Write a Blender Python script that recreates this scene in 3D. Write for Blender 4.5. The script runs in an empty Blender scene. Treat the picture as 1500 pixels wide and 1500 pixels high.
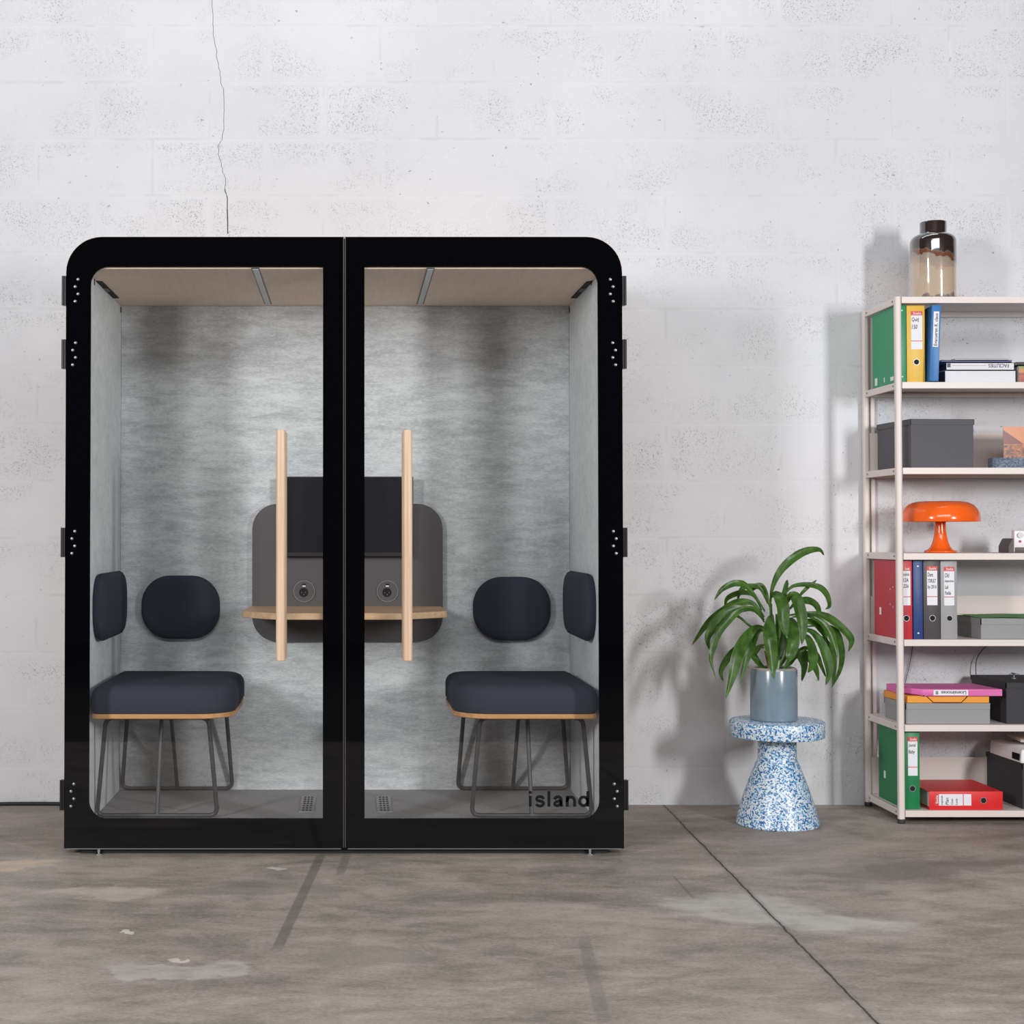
import bpy, bmesh, math, random
from mathutils import Vector, Matrix, noise
random.seed(7)
S = bpy.context.scene
COL = S.collection
PI = math.pi
R = math.radians

# ------------------------------------------------------------------ camera
F, PX, PY, TH, HC = 2187.0, 515.0, 736.2, R(1.2), 1.138
cam_d = bpy.data.cameras.new('camera')
cam_d.sensor_width = 36.0
cam_d.lens = F * 36.0 / 1500.0
cam_d.shift_x = (750.0 - PX) / 1500.0
cam_d.shift_y = (PY - 750.0) / 1500.0
cam_d.clip_start = 0.05
cam = bpy.data.objects.new('camera', cam_d)
COL.objects.link(cam)
cam.location = (0, 0, HC)
cam.rotation_euler = (PI / 2 + TH, 0, 0)
S.camera = cam

def ray(px, py):
    a, b = (px - PX) / F, -(py - PY) / F
    return Vector((a, math.cos(TH) - b * math.sin(TH), math.sin(TH) + b * math.cos(TH)))
def U(px, py, Y):
    """world point at depth Y that the photo shows at (px, py)"""
    d = ray(px, py); t = Y / d.y
    return Vector((d.x * t, Y, HC + d.z * t))
def UX(px, Y, py=780): return U(px, py, Y).x
def UZ(py, Y): return U(PX, py, Y).z
def ONZ(px, py, Z):
    d = ray(px, py); t = (Z - HC) / d.z
    return Vector((d.x * t, d.y * t, Z))

# ------------------------------------------------------------------ materials
def lin(c):
    c = c / 255.0
    return c / 12.92 if c <= 0.04045 else ((c + 0.055) / 1.055) ** 2.4
def rgb(r, g, b): return (lin(r), lin(g), lin(b), 1.0)

class NT:
    def __init__(s, name):
        s.m = bpy.data.materials.new(name); s.m.use_nodes = True
        s.t = s.m.node_tree; s.t.nodes.clear()
        s.out = s.t.nodes.new('ShaderNodeOutputMaterial')
    def n(s, typ, ins=None, out=0, **at):
        nd = s.t.nodes.new('ShaderNode' + typ)
        for k, v in at.items(): setattr(nd, k, v)
        for k, v in (ins or {}).items(): s.set(nd.inputs[k], v)
        return nd.outputs[out]
    def set(s, sock, v):
        if isinstance(v, bpy.types.NodeSocket): s.t.links.new(v, sock)
        else: sock.default_value = v
    def math(s, op, a, b=0.0, c=0.0, clamp=False):
        return s.n('Math', {0: a, 1: b, 2: c}, operation=op, use_clamp=clamp)
    def vmath(s, op, a, b=(0, 0, 0), out=0):
        return s.n('VectorMath', {0: a, 1: b}, out=out, operation=op)
    def mix(s, f, a, b, blend='MIX'):
        return s.n('Mix', {0: f, 6: a, 7: b}, out=2, data_type='RGBA', blend_type=blend)
    def rng(s, v, a, b, c=0.0, d=1.0, smooth=True):
        return s.n('MapRange', {0: v, 1: a, 2: b, 3: c, 4: d}, interpolation_type='SMOOTHSTEP' if smooth else 'LINEAR')
    def pos(s): return s.n('NewGeometry')
    def scaled(s, sc, v=None):
        return s.vmath('MULTIPLY', v if v is not None else s.pos(), sc)
    def noise(s, vec, scale, detail=3.0, rough=0.5, dist=0.0):
        return s.n('TexNoise', {'Vector': vec, 'Scale': scale, 'Detail': detail, 'Roughness': rough, 'Distortion': dist})
    def bump(s, h, strength=0.3, dist=0.01, normal=None):
        d = {'Height': h, 'Strength': strength, 'Distance': dist}
        if normal is not None: d['Normal'] = normal
        return s.n('Bump', d)
    def pbsdf(s, **kw):
        nd = s.t.nodes.new('ShaderNodeBsdfPrincipled')
        for k, v in kw.items(): s.set(nd.inputs[k.replace('_', ' ')], v)
        return nd.outputs[0]
    def done(s, sh):
        s.t.links.new(sh, s.out.inputs['Surface']); return s.m

def simple(name, col, rough=0.5, metal=0.0, grain=0.0, gscale=60.0, bump=0.0, coat=0.0, spec=0.5):
    """plain coloured material with a faint procedural variation"""
    t = NT(name)
    nz = t.noise(t.pos(), gscale, 3.0, 0.6)
    dark = tuple(c * (1 - grain) for c in col[:3]) + (1.0,)
    c = t.mix(nz, dark, tuple(min(1.0, x * (1 + grain)) for x in col[:3]) + (1.0,))
    kw = dict(Base_Color=c, Roughness=rough, Metallic=metal, Coat_Weight=coat, Specular_IOR_Level=spec)
    if bump: kw['Normal'] = t.bump(nz, bump, 0.002)
    return t.done(t.pbsdf(**kw))

def wood(name, light, dark, scale=(60, 60, 2.2), rough=0.45):
    t = NT(name)
    v = t.scaled(scale)
    a = t.noise(v, 1.0, 4.0, 0.6, 0.6)
    c = t.mix(t.rng(a, 0.3, 0.72), dark, light)
    b = t.noise(t.scaled(tuple(x * 5 for x in scale)), 1.0, 2.0)
    c = t.mix(t.math('MULTIPLY', b, 0.25), c, dark)
    return t.done(t.pbsdf(Base_Color=c, Roughness=rough, Normal=t.bump(a, 0.05, 0.002)))

def felt(name, light, dark, scale):
    t = NT(name)
    a = t.noise(t.scaled(scale), 1.0, 6.0, 0.68, 0.5)
    big = t.noise(t.scaled(tuple(x * 0.3 for x in scale)), 1.0, 4.0, 0.6)
    fib = t.noise(t.scaled(tuple(x * 5 for x in scale)), 1.0, 4.0, 0.7)
    f = t.math('ADD', t.math('MULTIPLY', a, 0.36), t.math('ADD', t.math('MULTIPLY', big, 0.26), t.math('MULTIPLY', fib, 0.38)))
    c = t.mix(t.rng(f, 0.36, 0.62), dark, light)
    return t.done(t.pbsdf(Base_Color=c, Roughness=0.95, Specular_IOR_Level=0.15, Normal=t.bump(fib, 0.25, 0.003)))

def wall_mat():
    t = NT('painted_blocks')
    p = t.pos()
    s = t.n('SeparateXYZ', {0: p}, out=0); sep = s.node
    wob = t.noise(p, 3.0, 3.0)
    vx = t.math('ADD', sep.outputs[0], -0.121)
    vz = t.math('ADD', t.math('ADD', sep.outputs[2], WALL_JOINT), t.math('MULTIPLY', t.math('SUBTRACT', wob, 0.5), 0.012))
    v = t.n('CombineXYZ', {0: vx, 1: vz, 2: 0.0})
    def brick(mort, smooth):
        return t.n('TexBrick', {'Vector': v, 'Scale': 1.0, 'Mortar Size': mort, 'Mortar Smooth': smooth, 'Brick Width': 0.483, 'Row Height': 0.2414, 'Bias': 0.0}, out=1, offset=0.5, offset_frequency=2)
    joint = brick(0.009, 0.8)
    wide = brick(0.034, 0.9)
    # each block has its own roughness: some are smooth, some full of pits
    blk = t.noise(t.scaled((2.6, 1.0, 4.2)), 1.0, 2.0, 0.5)
    clus = t.noise(p, 7.0, 3.0, 0.6)
    mask = t.math('MULTIPLY', t.rng(t.math('ADD', t.math('MULTIPLY', blk, 0.65), t.math('MULTIPLY', clus, 0.35)), 0.42, 0.66), t.math('SUBTRACT', 1.0, wide))
    fine = t.noise(p, 170.0, 4.0, 0.65)
    pit = t.math('MULTIPLY', t.rng(fine, 0.54, 0.66), mask)
    fine2 = t.noise(p, 60.0, 2.0, 0.5)
    pit2 = t.math('MULTIPLY', t.rng(fine2, 0.70, 0.75), t.rng(clus, 0.42, 0.6))
    pit = t.math('MAXIMUM', pit, pit2)
    dirt = t.noise(p, 1.3, 5.0, 0.6)
    c = t.mix(t.rng(dirt, 0.35, 0.7), rgb(209, 210, 214), rgb(217, 218, 222))
    c = t.mix(t.math('MULTIPLY', pit, 0.62), c, rgb(122, 121, 127))
    gap = t.math('MULTIPLY', t.rng(t.noise(t.scaled((9, 9, 9)), 1.0, 3.0), 0.5, 0.66), joint)
    c = t.mix(t.math('MULTIPLY', gap, 0.14), c, rgb(150, 150, 152))
    rough_h = t.noise(p, 45.0, 4.0, 0.6)
    h = t.math('SUBTRACT', t.math('MULTIPLY', rough_h, 0.35), t.math('ADD', t.math('MULTIPLY', joint, 0.2), t.math('MULTIPLY', pit, 0.7)))
    return t.done(t.pbsdf(Base_Color=c, Roughness=0.75, Specular_IOR_Level=0.3, Normal=t.bump(h, 0.35, 0.006)))

def floor_mat():
    t = NT('worn_concrete')
    p = t.pos()
    big = t.noise(t.scaled((1.3, 2.6, 1)), 1.0, 7.0, 0.66, 0.6)
    mid = t.noise(t.scaled((6.0, 11.0, 1)), 1.0, 8.0, 0.72, 0.4)
    fin = t.noise(t.scaled((70, 130, 1)), 1.0, 5.0, 0.75)
    f = t.math('ADD', t.math('MULTIPLY', big, 0.38), t.math('ADD', t.math('MULTIPLY', mid, 0.32), t.math('MULTIPLY', fin, 0.30)))
    c = t.mix(t.rng(f, 0.36, 0.64), rgb(110, 102, 95), rgb(172, 163, 153))
    wobv = t.n('TexNoise', {'Vector': p, 'Scale': 3.0, 'Detail': 4.0, 'Roughness': 0.6}, out=1)
    pw = t.vmath('ADD', p, t.vmath('MULTIPLY', t.vmath('SUBTRACT', wobv, (0.5, 0.5, 0.5)), (0.5, 0.5, 0.0)))
    def patch(px, py, rx, ry, col, amt, hard=0.75):
        nonlocal c
        q = ONZ(px, py, 0.0)
        d = t.vmath('LENGTH', t.vmath('MULTIPLY', t.vmath('SUBTRACT', pw, tuple(q)), (1 / rx, 1 / ry, 0.0)), out=1)
        m = t.math('MULTIPLY', t.rng(d, 1.0, hard, 0.0, 1.0), amt)
        m = t.math('MULTIPLY', m, t.rng(mid, 0.3, 0.6, 0.45, 1.0))
        c = t.mix(m, c, col)
    patch(1085, 1328, 0.30, 0.24, rgb(190, 188, 184), 0.6, 0.5)
    patch(1225, 1354, 0.26, 0.13, rgb(192, 190, 186), 0.62, 0.5)
    patch(1340, 1303, 0.20, 0.12, rgb(178, 170, 163), 0.4, 0.4)
    patch(1300, 1272, 0.42, 0.14, rgb(96, 90, 86), 0.42)
    patch(1190, 1262, 0.30, 0.12, rgb(170, 160, 152), 0.30)
    patch(30, 1262, 0.16, 0.14, rgb(204, 184, 160), 0.7, 0.5)
    patch(140, 1309, 0.26, 0.10, rgb(194, 184, 174), 0.62, 0.6)
    patch(105, 1300, 0.10, 0.05, rgb(105, 97, 92), 0.5)
    patch(245, 1412, 0.18, 0.10, rgb(186, 182, 176), 0.55)
    patch(120, 1405, 0.22, 0.10, rgb(160, 152, 146), 0.3)
    patch(375, 1305, 0.35, 0.10, rgb(112, 104, 99), 0.35)
    patch(395, 1266, 0.04, 0.03, rgb(205, 200, 194), 0.7)
    patch(192, 1371, 0.03, 0.012, rgb(222, 214, 206), 0.8)
    patch(303, 1393, 0.035, 0.012, rgb(214, 206, 198), 0.7)
    patch(1360, 1235, 0.35, 0.10, rgb(168, 146, 134), 0.30)
    patch(930, 1240, 0.12, 0.06, rgb(104, 96, 90), 0.4)
    patch(545, 1400, 0.2, 0.07, rgb(116, 108, 103), 0.35)
    def band(p0, p1, w, col, amt, wob=0.0, soft=0.6):
        nonlocal c
        a, b = ONZ(*p0, 0.0), ONZ(*p1, 0.0)
        u = (b - a); L = u.length; u.normalize(); nrm = Vector((-u.y, u.x, 0))
        rel = t.vmath('SUBTRACT', p, tuple(a))
        along = t.vmath('DOT_PRODUCT', rel, tuple(u), out=1)
        across = t.vmath('DOT_PRODUCT', rel, tuple(nrm), out=1)
        if wob:
            w1 = t.noise(t.scaled((9, 9, 1)), 1.0, 6.0, 0.75)
            across = t.math('ADD', across, t.math('MULTIPLY', t.math('SUBTRACT', w1, 0.5), wob))
        m = t.rng(t.math('ABSOLUTE', across), w, w * soft, 0.0, 1.0)
        m = t.math('MULTIPLY', m, t.rng(along, -0.02, 0.05))
        m = t.math('MULTIPLY', m, t.rng(along, L + 0.02, L - 0.08, 0.0, 1.0))
        c = t.mix(t.math('MULTIPLY', m, amt), c, col)
        return m
    band((471, 1251), (405, 1392), 0.020, rgb(84, 77, 72), 0.55)
    band((508, 1252), (497, 1284), 0.018, rgb(92, 85, 80), 0.42)
    band((855, 1375), (886, 1500), 0.022, rgb(104, 97, 92), 0.38)
    band((985, 1282), (1018, 1318), 0.006, rgb(92, 86, 82), 0.5)
    band((958, 1165), (1330, 1545), 0.020, rgb(112, 105, 99), 0.5, 0.03, 0.1)
    jm = band((958, 1165), (1330, 1545), 0.0050, rgb(40, 35, 32), 0.9, 0.022, 0.3)
    h = t.math('SUBTRACT', t.math('MULTIPLY', fin, 0.3), t.math('MULTIPLY', jm, 1.0))
    ro = t.rng(mid, 0.3, 0.7, 0.48, 0.68)
    return t.done(t.pbsdf(Base_Color=c, Roughness=ro, Specular_IOR_Level=0.35, Normal=t.bump(h, 0.25, 0.004)))

def pane_mat(name, tint, refl):
    t = NT(name)
    fr = t.n('Fresnel', {'IOR': 1.5})
    geo = t.pos().node
    fac = t.math('MULTIPLY', t.math('MULTIPLY', fr, refl), t.math('SUBTRACT', 1.0, geo.outputs['Backfacing']), clamp=True)
    tr = t.n('BsdfTransparent', {0: tint})
    gl = t.n('BsdfGlossy', {'Color': (1, 1, 1, 1), 'Roughness': 0.0})
    return t.done(t.n('MixShader', {0: fac, 1: tr, 2: gl}))

def terrazzo():
    t = NT('blue_white_terrazzo')
    p = t.pos()
    wv = t.n('TexNoise', {'Vector': p, 'Scale': 60.0, 'Detail': 2.0}, out=1)
    q = t.vmath('ADD', p, t.vmath('MULTIPLY', t.vmath('SUBTRACT', wv, (0.5, 0.5, 0.5)), (0.009, 0.009, 0.009)))
    v = t.n('TexVoronoi', {'Vector': q, 'Scale': 185.0}, out=1)
    val = t.n('SeparateColor', {0: v}, out=0)
    ramp = t.t.nodes.new('ShaderNodeValToRGB'); t.t.links.new(val, ramp.inputs[0])
    cr = ramp.color_ramp; cr.interpolation = 'CONSTANT'
    cr.elements[0].position = 0.0; cr.elements[0].color = rgb(34, 92, 150)
    cr.elements[1].position = 0.2; cr.elements[1].color = rgb(72, 134, 186)
    for ps, co in ((0.36, rgb(140, 186, 218)), (0.46, rgb(214, 224, 230)), (0.86, rgb(186, 206, 220))):
        e = cr.elements.new(ps); e.color = co
    return t.done(t.pbsdf(Base_Color=ramp.outputs[0], Roughness=0.32, Specular_IOR_Level=0.5))

def leaf_mat():
    t = NT('leaf_green')
    a = t.noise(t.scaled((30, 30, 30)), 1.0, 3.0)
    st = t.noise(t.scaled((160, 60, 25)), 1.0, 2.0)
    c = t.mix(t.rng(a, 0.35, 0.65), rgb(66, 106, 42), rgb(96, 140, 60))
    c = t.mix(t.math('MULTIPLY', t.rng(st, 0.45, 0.7), 0.35), c, rgb(112, 150, 72))
    s1 = t.pbsdf(Base_Color=c, Roughness=0.32, Specular_IOR_Level=0.5)
    s2 = t.n('BsdfTranslucent', {0: rgb(96, 140, 40)})
    return t.done(t.n('MixShader', {0: 0.18, 1: s1, 2: s2}))

def vase_mat(z0, z1):
    t = NT('smoked_jar_glass')
    p = t.pos()
    z = t.n('SeparateXYZ', {0: p}, out=2)
    h = t.rng(z, z0, z1, 0.0, 1.0, smooth=False)
    n1 = t.noise(p, 22.0, 4.0, 0.55)
    x = t.n('SeparateXYZ', {0: p}, out=0)
    slope = t.math('MULTIPLY', t.math('SUBTRACT', x, VASE_X), -0.75)
    hh = t.math('ADD', h, t.math('ADD', t.math('MULTIPLY', t.math('SUBTRACT', n1, 0.5), 0.30), t.math('MULTIPLY', slope, -1.0)))
    top = t.rng(hh, 0.565, 0.60)
    low = t.rng(t.math('ADD', h, t.math('MULTIPLY', t.math('SUBTRACT', t.noise(t.scaled((30, 30, 5)), 1.0, 3.0), 0.5), 0.36)), 0.06, 0.045, 0.0, 1.0)
    edge = t.math('MULTIPLY', t.rng(hh, 0.515, 0.528), t.rng(hh, 0.62, 0.56, 0.0, 1.0))
    c = t.mix(edge, rgb(243, 233, 220), rgb(196, 128, 92))
    c = t.mix(top, c, rgb(58, 44, 40))
    c = t.mix(t.math('MULTIPLY', low, 0.8), c, rgb(92, 82, 78))
    tr = t.n('BsdfTransparent', {0: c})
    body = t.pbsdf(Base_Color=c, Roughness=0.25)
    op = t.math('ADD', t.math('MULTIPLY', t.math('MAXIMUM', top, low), 0.4), 0.25, clamp=True)
    m1 = t.n('MixShader', {0: op, 1: tr, 2: body})
    gl = t.n('BsdfGlossy', {'Color': (1, 1, 1, 1), 'Roughness': 0.05})
    fr = t.n('Fresnel', {'IOR': 1.55})
    geo = t.pos().node
    fac = t.math('MULTIPLY', t.math('MULTIPLY', fr, 2.2), t.math('SUBTRACT', 1.0, geo.outputs['Backfacing']), clamp=True)
    return t.done(t.n('MixShader', {0: fac, 1: m1, 2: gl}))

def card_mat(x0, z0, w, h):
    """festival-like orange picture on a postcard, its own flat artwork"""
    t = NT('orange_postcard_print')
    p = t.vmath('MULTIPLY', t.vmath('SUBTRACT', t.pos(), (x0, 0, z0)), (1 / w, 0.0, 1 / h))
    s = t.n('SeparateXYZ', {0: p}, out=0).node
    u, v = s.outputs[0], s.outputs[2]
    sky = t.mix(v, rgb(214, 140, 74), rgb(206, 132, 92))
    crowd = t.n('TexVoronoi', {'Vector': p, 'Scale': 22.0}, out=1)
    val = t.n('SeparateColor', {0: crowd}, out=0)
    cc = t.mix(val, rgb(64, 30, 34), rgb(190, 112, 62))
    c = t.mix(t.rng(v, 0.50, 0.40, 0.0, 1.0), sky, cc)
    tri = t.math('MULTIPLY', t.rng(t.math('ADD', v, u), 0.92, 0.88, 0.0, 1.0), t.rng(v, 0.44, 0.48))
    c = t.mix(tri, c, rgb(120, 58, 48))
    return t.done(t.pbsdf(Base_Color=c, Roughness=0.3))

# ------------------------------------------------------------------ mesh helpers
def new_bm(): return bmesh.new()
def bx(bm, x0, x1, y0, y1, z0, z1, bev=0.0, seg=2, mi=0):
    t = bmesh.new()
    bmesh.ops.create_cube(t, size=1.0)
    for v in t.verts:
        v.co = Vector(((x0 + x1) / 2 + v.co.x * (x1 - x0), (y0 + y1) / 2 + v.co.y * (y1 - y0), (z0 + z1) / 2 + v.co.z * (z1 - z0)))
    if bev:
        bmesh.ops.bevel(t, geom=t.edges[:], offset=bev, segments=seg, affect='EDGES', profile=0.5)
    for f in t.faces: f.material_index = mi
    merge(bm, t); return bm
def merge(bm, t, M=None):
    mp = {}
    for v in t.verts: mp[v] = bm.verts.new(M @ v.co if M is not None else v.co)
    for f in t.faces:
        try:
            g = bm.faces.new([mp[v] for v in f.verts]); g.material_index = f.material_index; g.smooth = f.smooth
        except ValueError: pass
    t.free()
def loft(bm, loops, cap0=True, cap1=True, mi=0):
    rows = [[bm.verts.new(p) for p in lp] for lp in loops]
    n = len(rows[0])
    for a, b in zip(rows, rows[1:]):
        for i in range(n):
            f = bm.faces.new((a[i], a[(i + 1) % n], b[(i + 1) % n], b[i])); f.material_index = mi
    if cap0: bm.faces.new(rows[0][::-1]).material_index = mi
    if cap1: bm.faces.new(rows[-1]).material_index = mi
    return rows
def lathe(bm, prof, c, n=48, mi=0, cap0=True, cap1=True):
    loft(bm, [[(c[0] + r * math.cos(2 * PI * k / n), c[1] + r * math.sin(2 * PI * k / n), c[2] + z) for k in range(n)] for r, z in prof], cap0, cap1, mi)
def tube(bm, pts, r, n=10, closed=False, mi=0, smooth_it=0):
    pts = [Vector(p) for p in pts]
    for _ in range(smooth_it):
        q = [] if closed else [pts[0]]
        m = len(pts)
        for i in range(m if closed else m - 1):
            a, b = pts[i], pts[(i + 1) % m]
            q += [a * 0.75 + b * 0.25, a * 0.25 + b * 0.75]
        if not closed: q.append(pts[-1])
        pts = q
    m = len(pts); rings = []; ref = None
    for i, p in enumerate(pts):
        a = pts[(i - 1) % m] if (closed or i > 0) else p
        b = pts[(i + 1) % m] if (closed or i < m - 1) else p
        d = (b - a).normalized()
        if ref is None:
            ref = Vector((0, 0, 1)) if abs(d.z) < 0.9 else Vector((1, 0, 0))
        u = (ref - d * ref.dot(d)).normalized(); w = d.cross(u); ref = u
        rr = r if not isinstance(r, (list, tuple)) else r[min(len(r) - 1, int(i / m * len(r)))]
        rings.append([p + (u * math.cos(2 * PI * k / n) + w * math.sin(2 * PI * k / n)) * rr for k in range(n)])
    if closed:
        # close with the first ring rotated to the best fit
        last, first = rings[-1], rings[0]
        best = min(range(n), key=lambda s: sum((last[k] - first[(k + s) % n]).length for k in range(n)))
        rings.append([first[(k + best) % n] for k in range(n)])
        loft(bm, rings, False, False, mi)
        bmesh.ops.remove_doubles(bm, verts=bm.verts[:], dist=1e-5)
    else: loft(bm, rings, True, True, mi)
def rrect(x0, x1, y0, y1, rad, seg=8, inset=0.0):
    """rounded rectangle, counter-clockwise; rad = (x0y0, x1y0, x1y1, x0y1)"""
    if not isinstance(rad, (tuple, list)): rad = (rad,) * 4
    x0 += inset; x1 -= inset; y0 += inset; y1 -= inset
    out = []
    for (cx, cy, sx, sy, a0), r in zip(((x0, y0, 1, 1, PI), (x1, y0, -1, 1, 1.5 * PI), (x1, y1, -1, -1, 0), (x0, y1, 1, -1, 0.5 * PI)), rad):
        r = max(r - inset, 0.0004)
        ox, oy = cx + sx * r, cy + sy * r
        for k in range(seg + 1):
            a = a0 + (PI / 2) * k / seg
            out.append((ox + r * math.cos(a), oy + r * math.sin(a)))
    return out
def ring_prism(bm, outer, inner, y0, y1, mi=0):
    """plate in the XZ plane with one hole; outer and inner have the same number of points"""
    n = len(outer)
    vs = [[bm.verts.new((x, y, z)) for x, z in lp] for lp, y in ((outer, y0), (inner, y0), (inner, y1), (outer, y1))]
    for a, b in ((0, 1), (1, 2), (2, 3), (3, 0)):
        for i in range(n):
            bm.faces.new((vs[a][i], vs[a][(i + 1) % n], vs[b][(i + 1) % n], vs[b][i])).material_index = mi
def plate(bm, outline, y0, y1, mi=0):
    """solid plate, outline in XZ, thickness in Y"""
    loft(bm, [[(x, y0, z) for x, z in outline], [(x, y1, z) for x, z in outline]], True, True, mi)
def slab(bm, outline, z0, z1, mi=0):
    loft(bm, [[(x, y, z0) for x, y in outline], [(x, y, z1) for x, y in outline]], True, True, mi)

ORG = {}
def part(name, bm, mats, parent=None, M=None, sharp=35):
    """link a bmesh given in world coordinates as one mesh object with its origin at its own centre"""
    if M is not None: bmesh.ops.transform(bm, matrix=M, verts=bm.verts[:])
    bmesh.ops.recalc_face_normals(bm, faces=bm.faces[:])
    lo = Vector([min(v.co[i] for v in bm.verts) for i in range(3)]); hi = Vector([max(v.co[i] for v in bm.verts) for i in range(3)])
    c = (lo + hi) / 2
    if parent is None: c.z = lo.z
    bmesh.ops.translate(bm, vec=-c, verts=bm.verts[:])
    me = bpy.data.meshes.new(name); bm.to_mesh(me); bm.free()
    for m in (mats if isinstance(mats, (list, tuple)) else [mats]): me.materials.append(m)
    if sharp:
        for p in me.polygons: p.use_smooth = True
        me.set_sharp_from_angle(angle=R(sharp))
    o = bpy.data.objects.new(name, me); COL.objects.link(o)
    if parent is not None: o.parent = parent
    o.location = c - (ORG[parent.name] if parent is not None else Vector((0, 0, 0)))
    ORG[o.name] = c
    return o
def thing(name, loc, label, cat, group=None):
    o = bpy.data.objects.new(name, None); COL.objects.link(o)
    o.empty_display_size = 0.1; o.location = loc; ORG[o.name] = Vector(loc)
    return tag(o, label, cat, group)
def tag(o, label, cat, group=None):
    o['label'] = label; o['category'] = cat
    if group: o['group'] = group
    return o
def struct(o):
    o['kind'] = 'structure'; return o

TXZ = Matrix(((1, 0, 0, 0), (0, 0, -1, 0), (0, 1, 0, 0), (0, 0, 0, 1)))   # text plane -> upright, facing -Y
def text_bm(s, u0, u1, v0, v1, y, bold=0.0, th=0.0006, shear=0.0, flip=False, keep=False):
    """writing fitted into the box u0..u1 by v0..v1 of the XZ plane at depth y"""
    cu = bpy.data.curves.new('lettering', 'FONT'); cu.body = s; cu.size = 1.0; cu.offset = bold; cu.shear = shear
    cu.resolution_u = 3
    ob = bpy.data.objects.new('lettering', cu); COL.objects.link(ob)
    bpy.context.view_layer.update()
    dg = bpy.context.evaluated_depsgraph_get()
    me = bpy.data.meshes.new_from_object(ob.evaluated_get(dg))
    bm = bmesh.new(); bm.from_mesh(me)
    bpy.data.objects.remove(ob); bpy.data.curves.remove(cu); bpy.data.meshes.remove(me)
    xs = [v.co.x for v in bm.verts]; ys = [v.co.y for v in bm.verts]
    ax, bx_, ay, by = min(xs), max(xs), min(ys), max(ys)
    sx, sy = (u1 - u0) / (bx_ - ax), (v1 - v0) / (by - ay)
    if keep: sx = sy = min(sx, sy)
    for v in bm.verts:
        v.co.x = u0 + (v.co.x - ax) * sx; v.co.y = v0 + (v.co.y - ay) * sy; v.co.z = 0
    if flip:
        for v in bm.verts: v.co.x = u0 + u1 - v.co.x; v.co.y = v0 + v1 - v.co.y
    r = bmesh.ops.extrude_face_region(bm, geom=bm.faces[:])
    for e in r['geom']:
        if isinstance(e, bmesh.types.BMVert): e.co.z += th
    bmesh.ops.transform(bm, matrix=Matrix.Translation((0, y, 0)) @ TXZ, verts=bm.verts[:])
    return bm

# ------------------------------------------------------------------ the room
YW = 6.296
WALL_JOINT = -(UZ(287, YW)) % 0.2414
M_wall, M_floor = wall_mat(), floor_mat()
M_crack = simple('hairline_crack', rgb(84, 84, 86), 0.9)
bm = new_bm(); bx(bm, -6.0, 6.5, YW, YW + 0.25, 0.0, 5.2)
cr = [(309, -20), (312, 20), (313, 52), (317, 72), (318, 88), (322, 105), (324, 122), (328, 132), (328, 190), (325, 205), (320, 213), (320, 226), (324, 240), (327, 254), (331, 262), (329, 277), (333, 290), (333, 360)]
pts = []
for (a, b), (c_, d_) in zip(cr, cr[1:]):
    for k in range(4):
        f = k / 4
        pts.append(U(a + (c_ - a) * f + random.uniform(-0.7, 0.7), b + (d_ - b) * f, YW))
for a, b in zip(pts, pts[1:]):
    w = random.uniform(0.0012, 0.0026) if a.z < 2.6 else 0.0009
    vs = [bm.verts.new(q) for q in ((a.x - w, YW - 0.0004, a.z), (a.x + w, YW - 0.0004, a.z), (b.x + w, YW - 0.0004, b.z), (b.x - w, YW - 0.0004, b.z))]
    bm.faces.new(vs).material_index = 1
struct(part('wall_back', bm, [M_wall, M_crack], sharp=0))
bm = new_bm(); bx(bm, -6.0, 6.5, 2.45, YW, -0.2, 0.0)
struct(part('floor', bm, M_floor, sharp=0))
M_floor_unseen = simple('unseen_dark_floor', rgb(40, 39, 39), 0.9, grain=0.2)  # floor out of view, coloured dark so the door glass reflects darkness there
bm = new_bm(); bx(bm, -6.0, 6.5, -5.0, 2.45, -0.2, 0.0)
struct(part('floor_front', bm, M_floor_unseen, sharp=0))

# ------------------------------------------------------------------ shared materials
M_black = simple('black_printed_glass', (0.0016, 0.0016, 0.0022, 1), 0.03, spec=0.36)
M_pane = pane_mat('door_glass', (0.985, 0.988, 0.988, 1), 1.9)
M_edge = simple('polished_glass_edge', rgb(104, 98, 96), 0.35)
M_ply = wood('plywood_edge', rgb(206, 176, 148), rgb(178, 146, 118), (3, 20, 3))
M_beech = wood('light_beech', rgb(226, 200, 174), rgb(204, 172, 142), (70, 70, 2.0), 0.4)
M_desk = wood('oak_desk', rgb(230, 198, 160), rgb(206, 170, 132), (2.5, 60, 60), 0.45)
M_seatwood = wood('seat_wood', rgb(222, 172, 118), rgb(196, 142, 92), (3, 60, 60), 0.45)
M_ceil = wood('oak_ceiling', rgb(246, 222, 203), rgb(238, 211, 190), (60, 5, 60), 0.6)
M_felt_back = felt('grey_felt_back', rgb(224, 227, 229), rgb(176, 179, 182), (13, 13, 50))
M_felt_side = felt('grey_felt_side', rgb(232, 237, 240), rgb(206, 212, 216), (24, 24, 36))
M_carpet = simple('booth_carpet', rgb(146, 146, 147), 0.95, grain=0.42, gscale=260, bump=0.3)
M_plinth = simple('black_plinth', (0.006, 0.006, 0.006, 1), 0.7)
M_hinge = simple('blackened_steel', rgb(58, 57, 58), 0.35, metal=0.8)
M_chrome = simple('bright_steel', rgb(200, 200, 202), 0.22, metal=1.0)
M_steel = simple('brushed_steel', rgb(150, 152, 154), 0.4, metal=0.8)
M_wire = simple('gunmetal_tube', rgb(74, 74, 75), 0.42, metal=0.35)
M_fab = simple('navy_charcoal_fabric', rgb(58, 62, 74), 0.92, grain=0.14, gscale=420, bump=0.25, spec=0.2)
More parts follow.
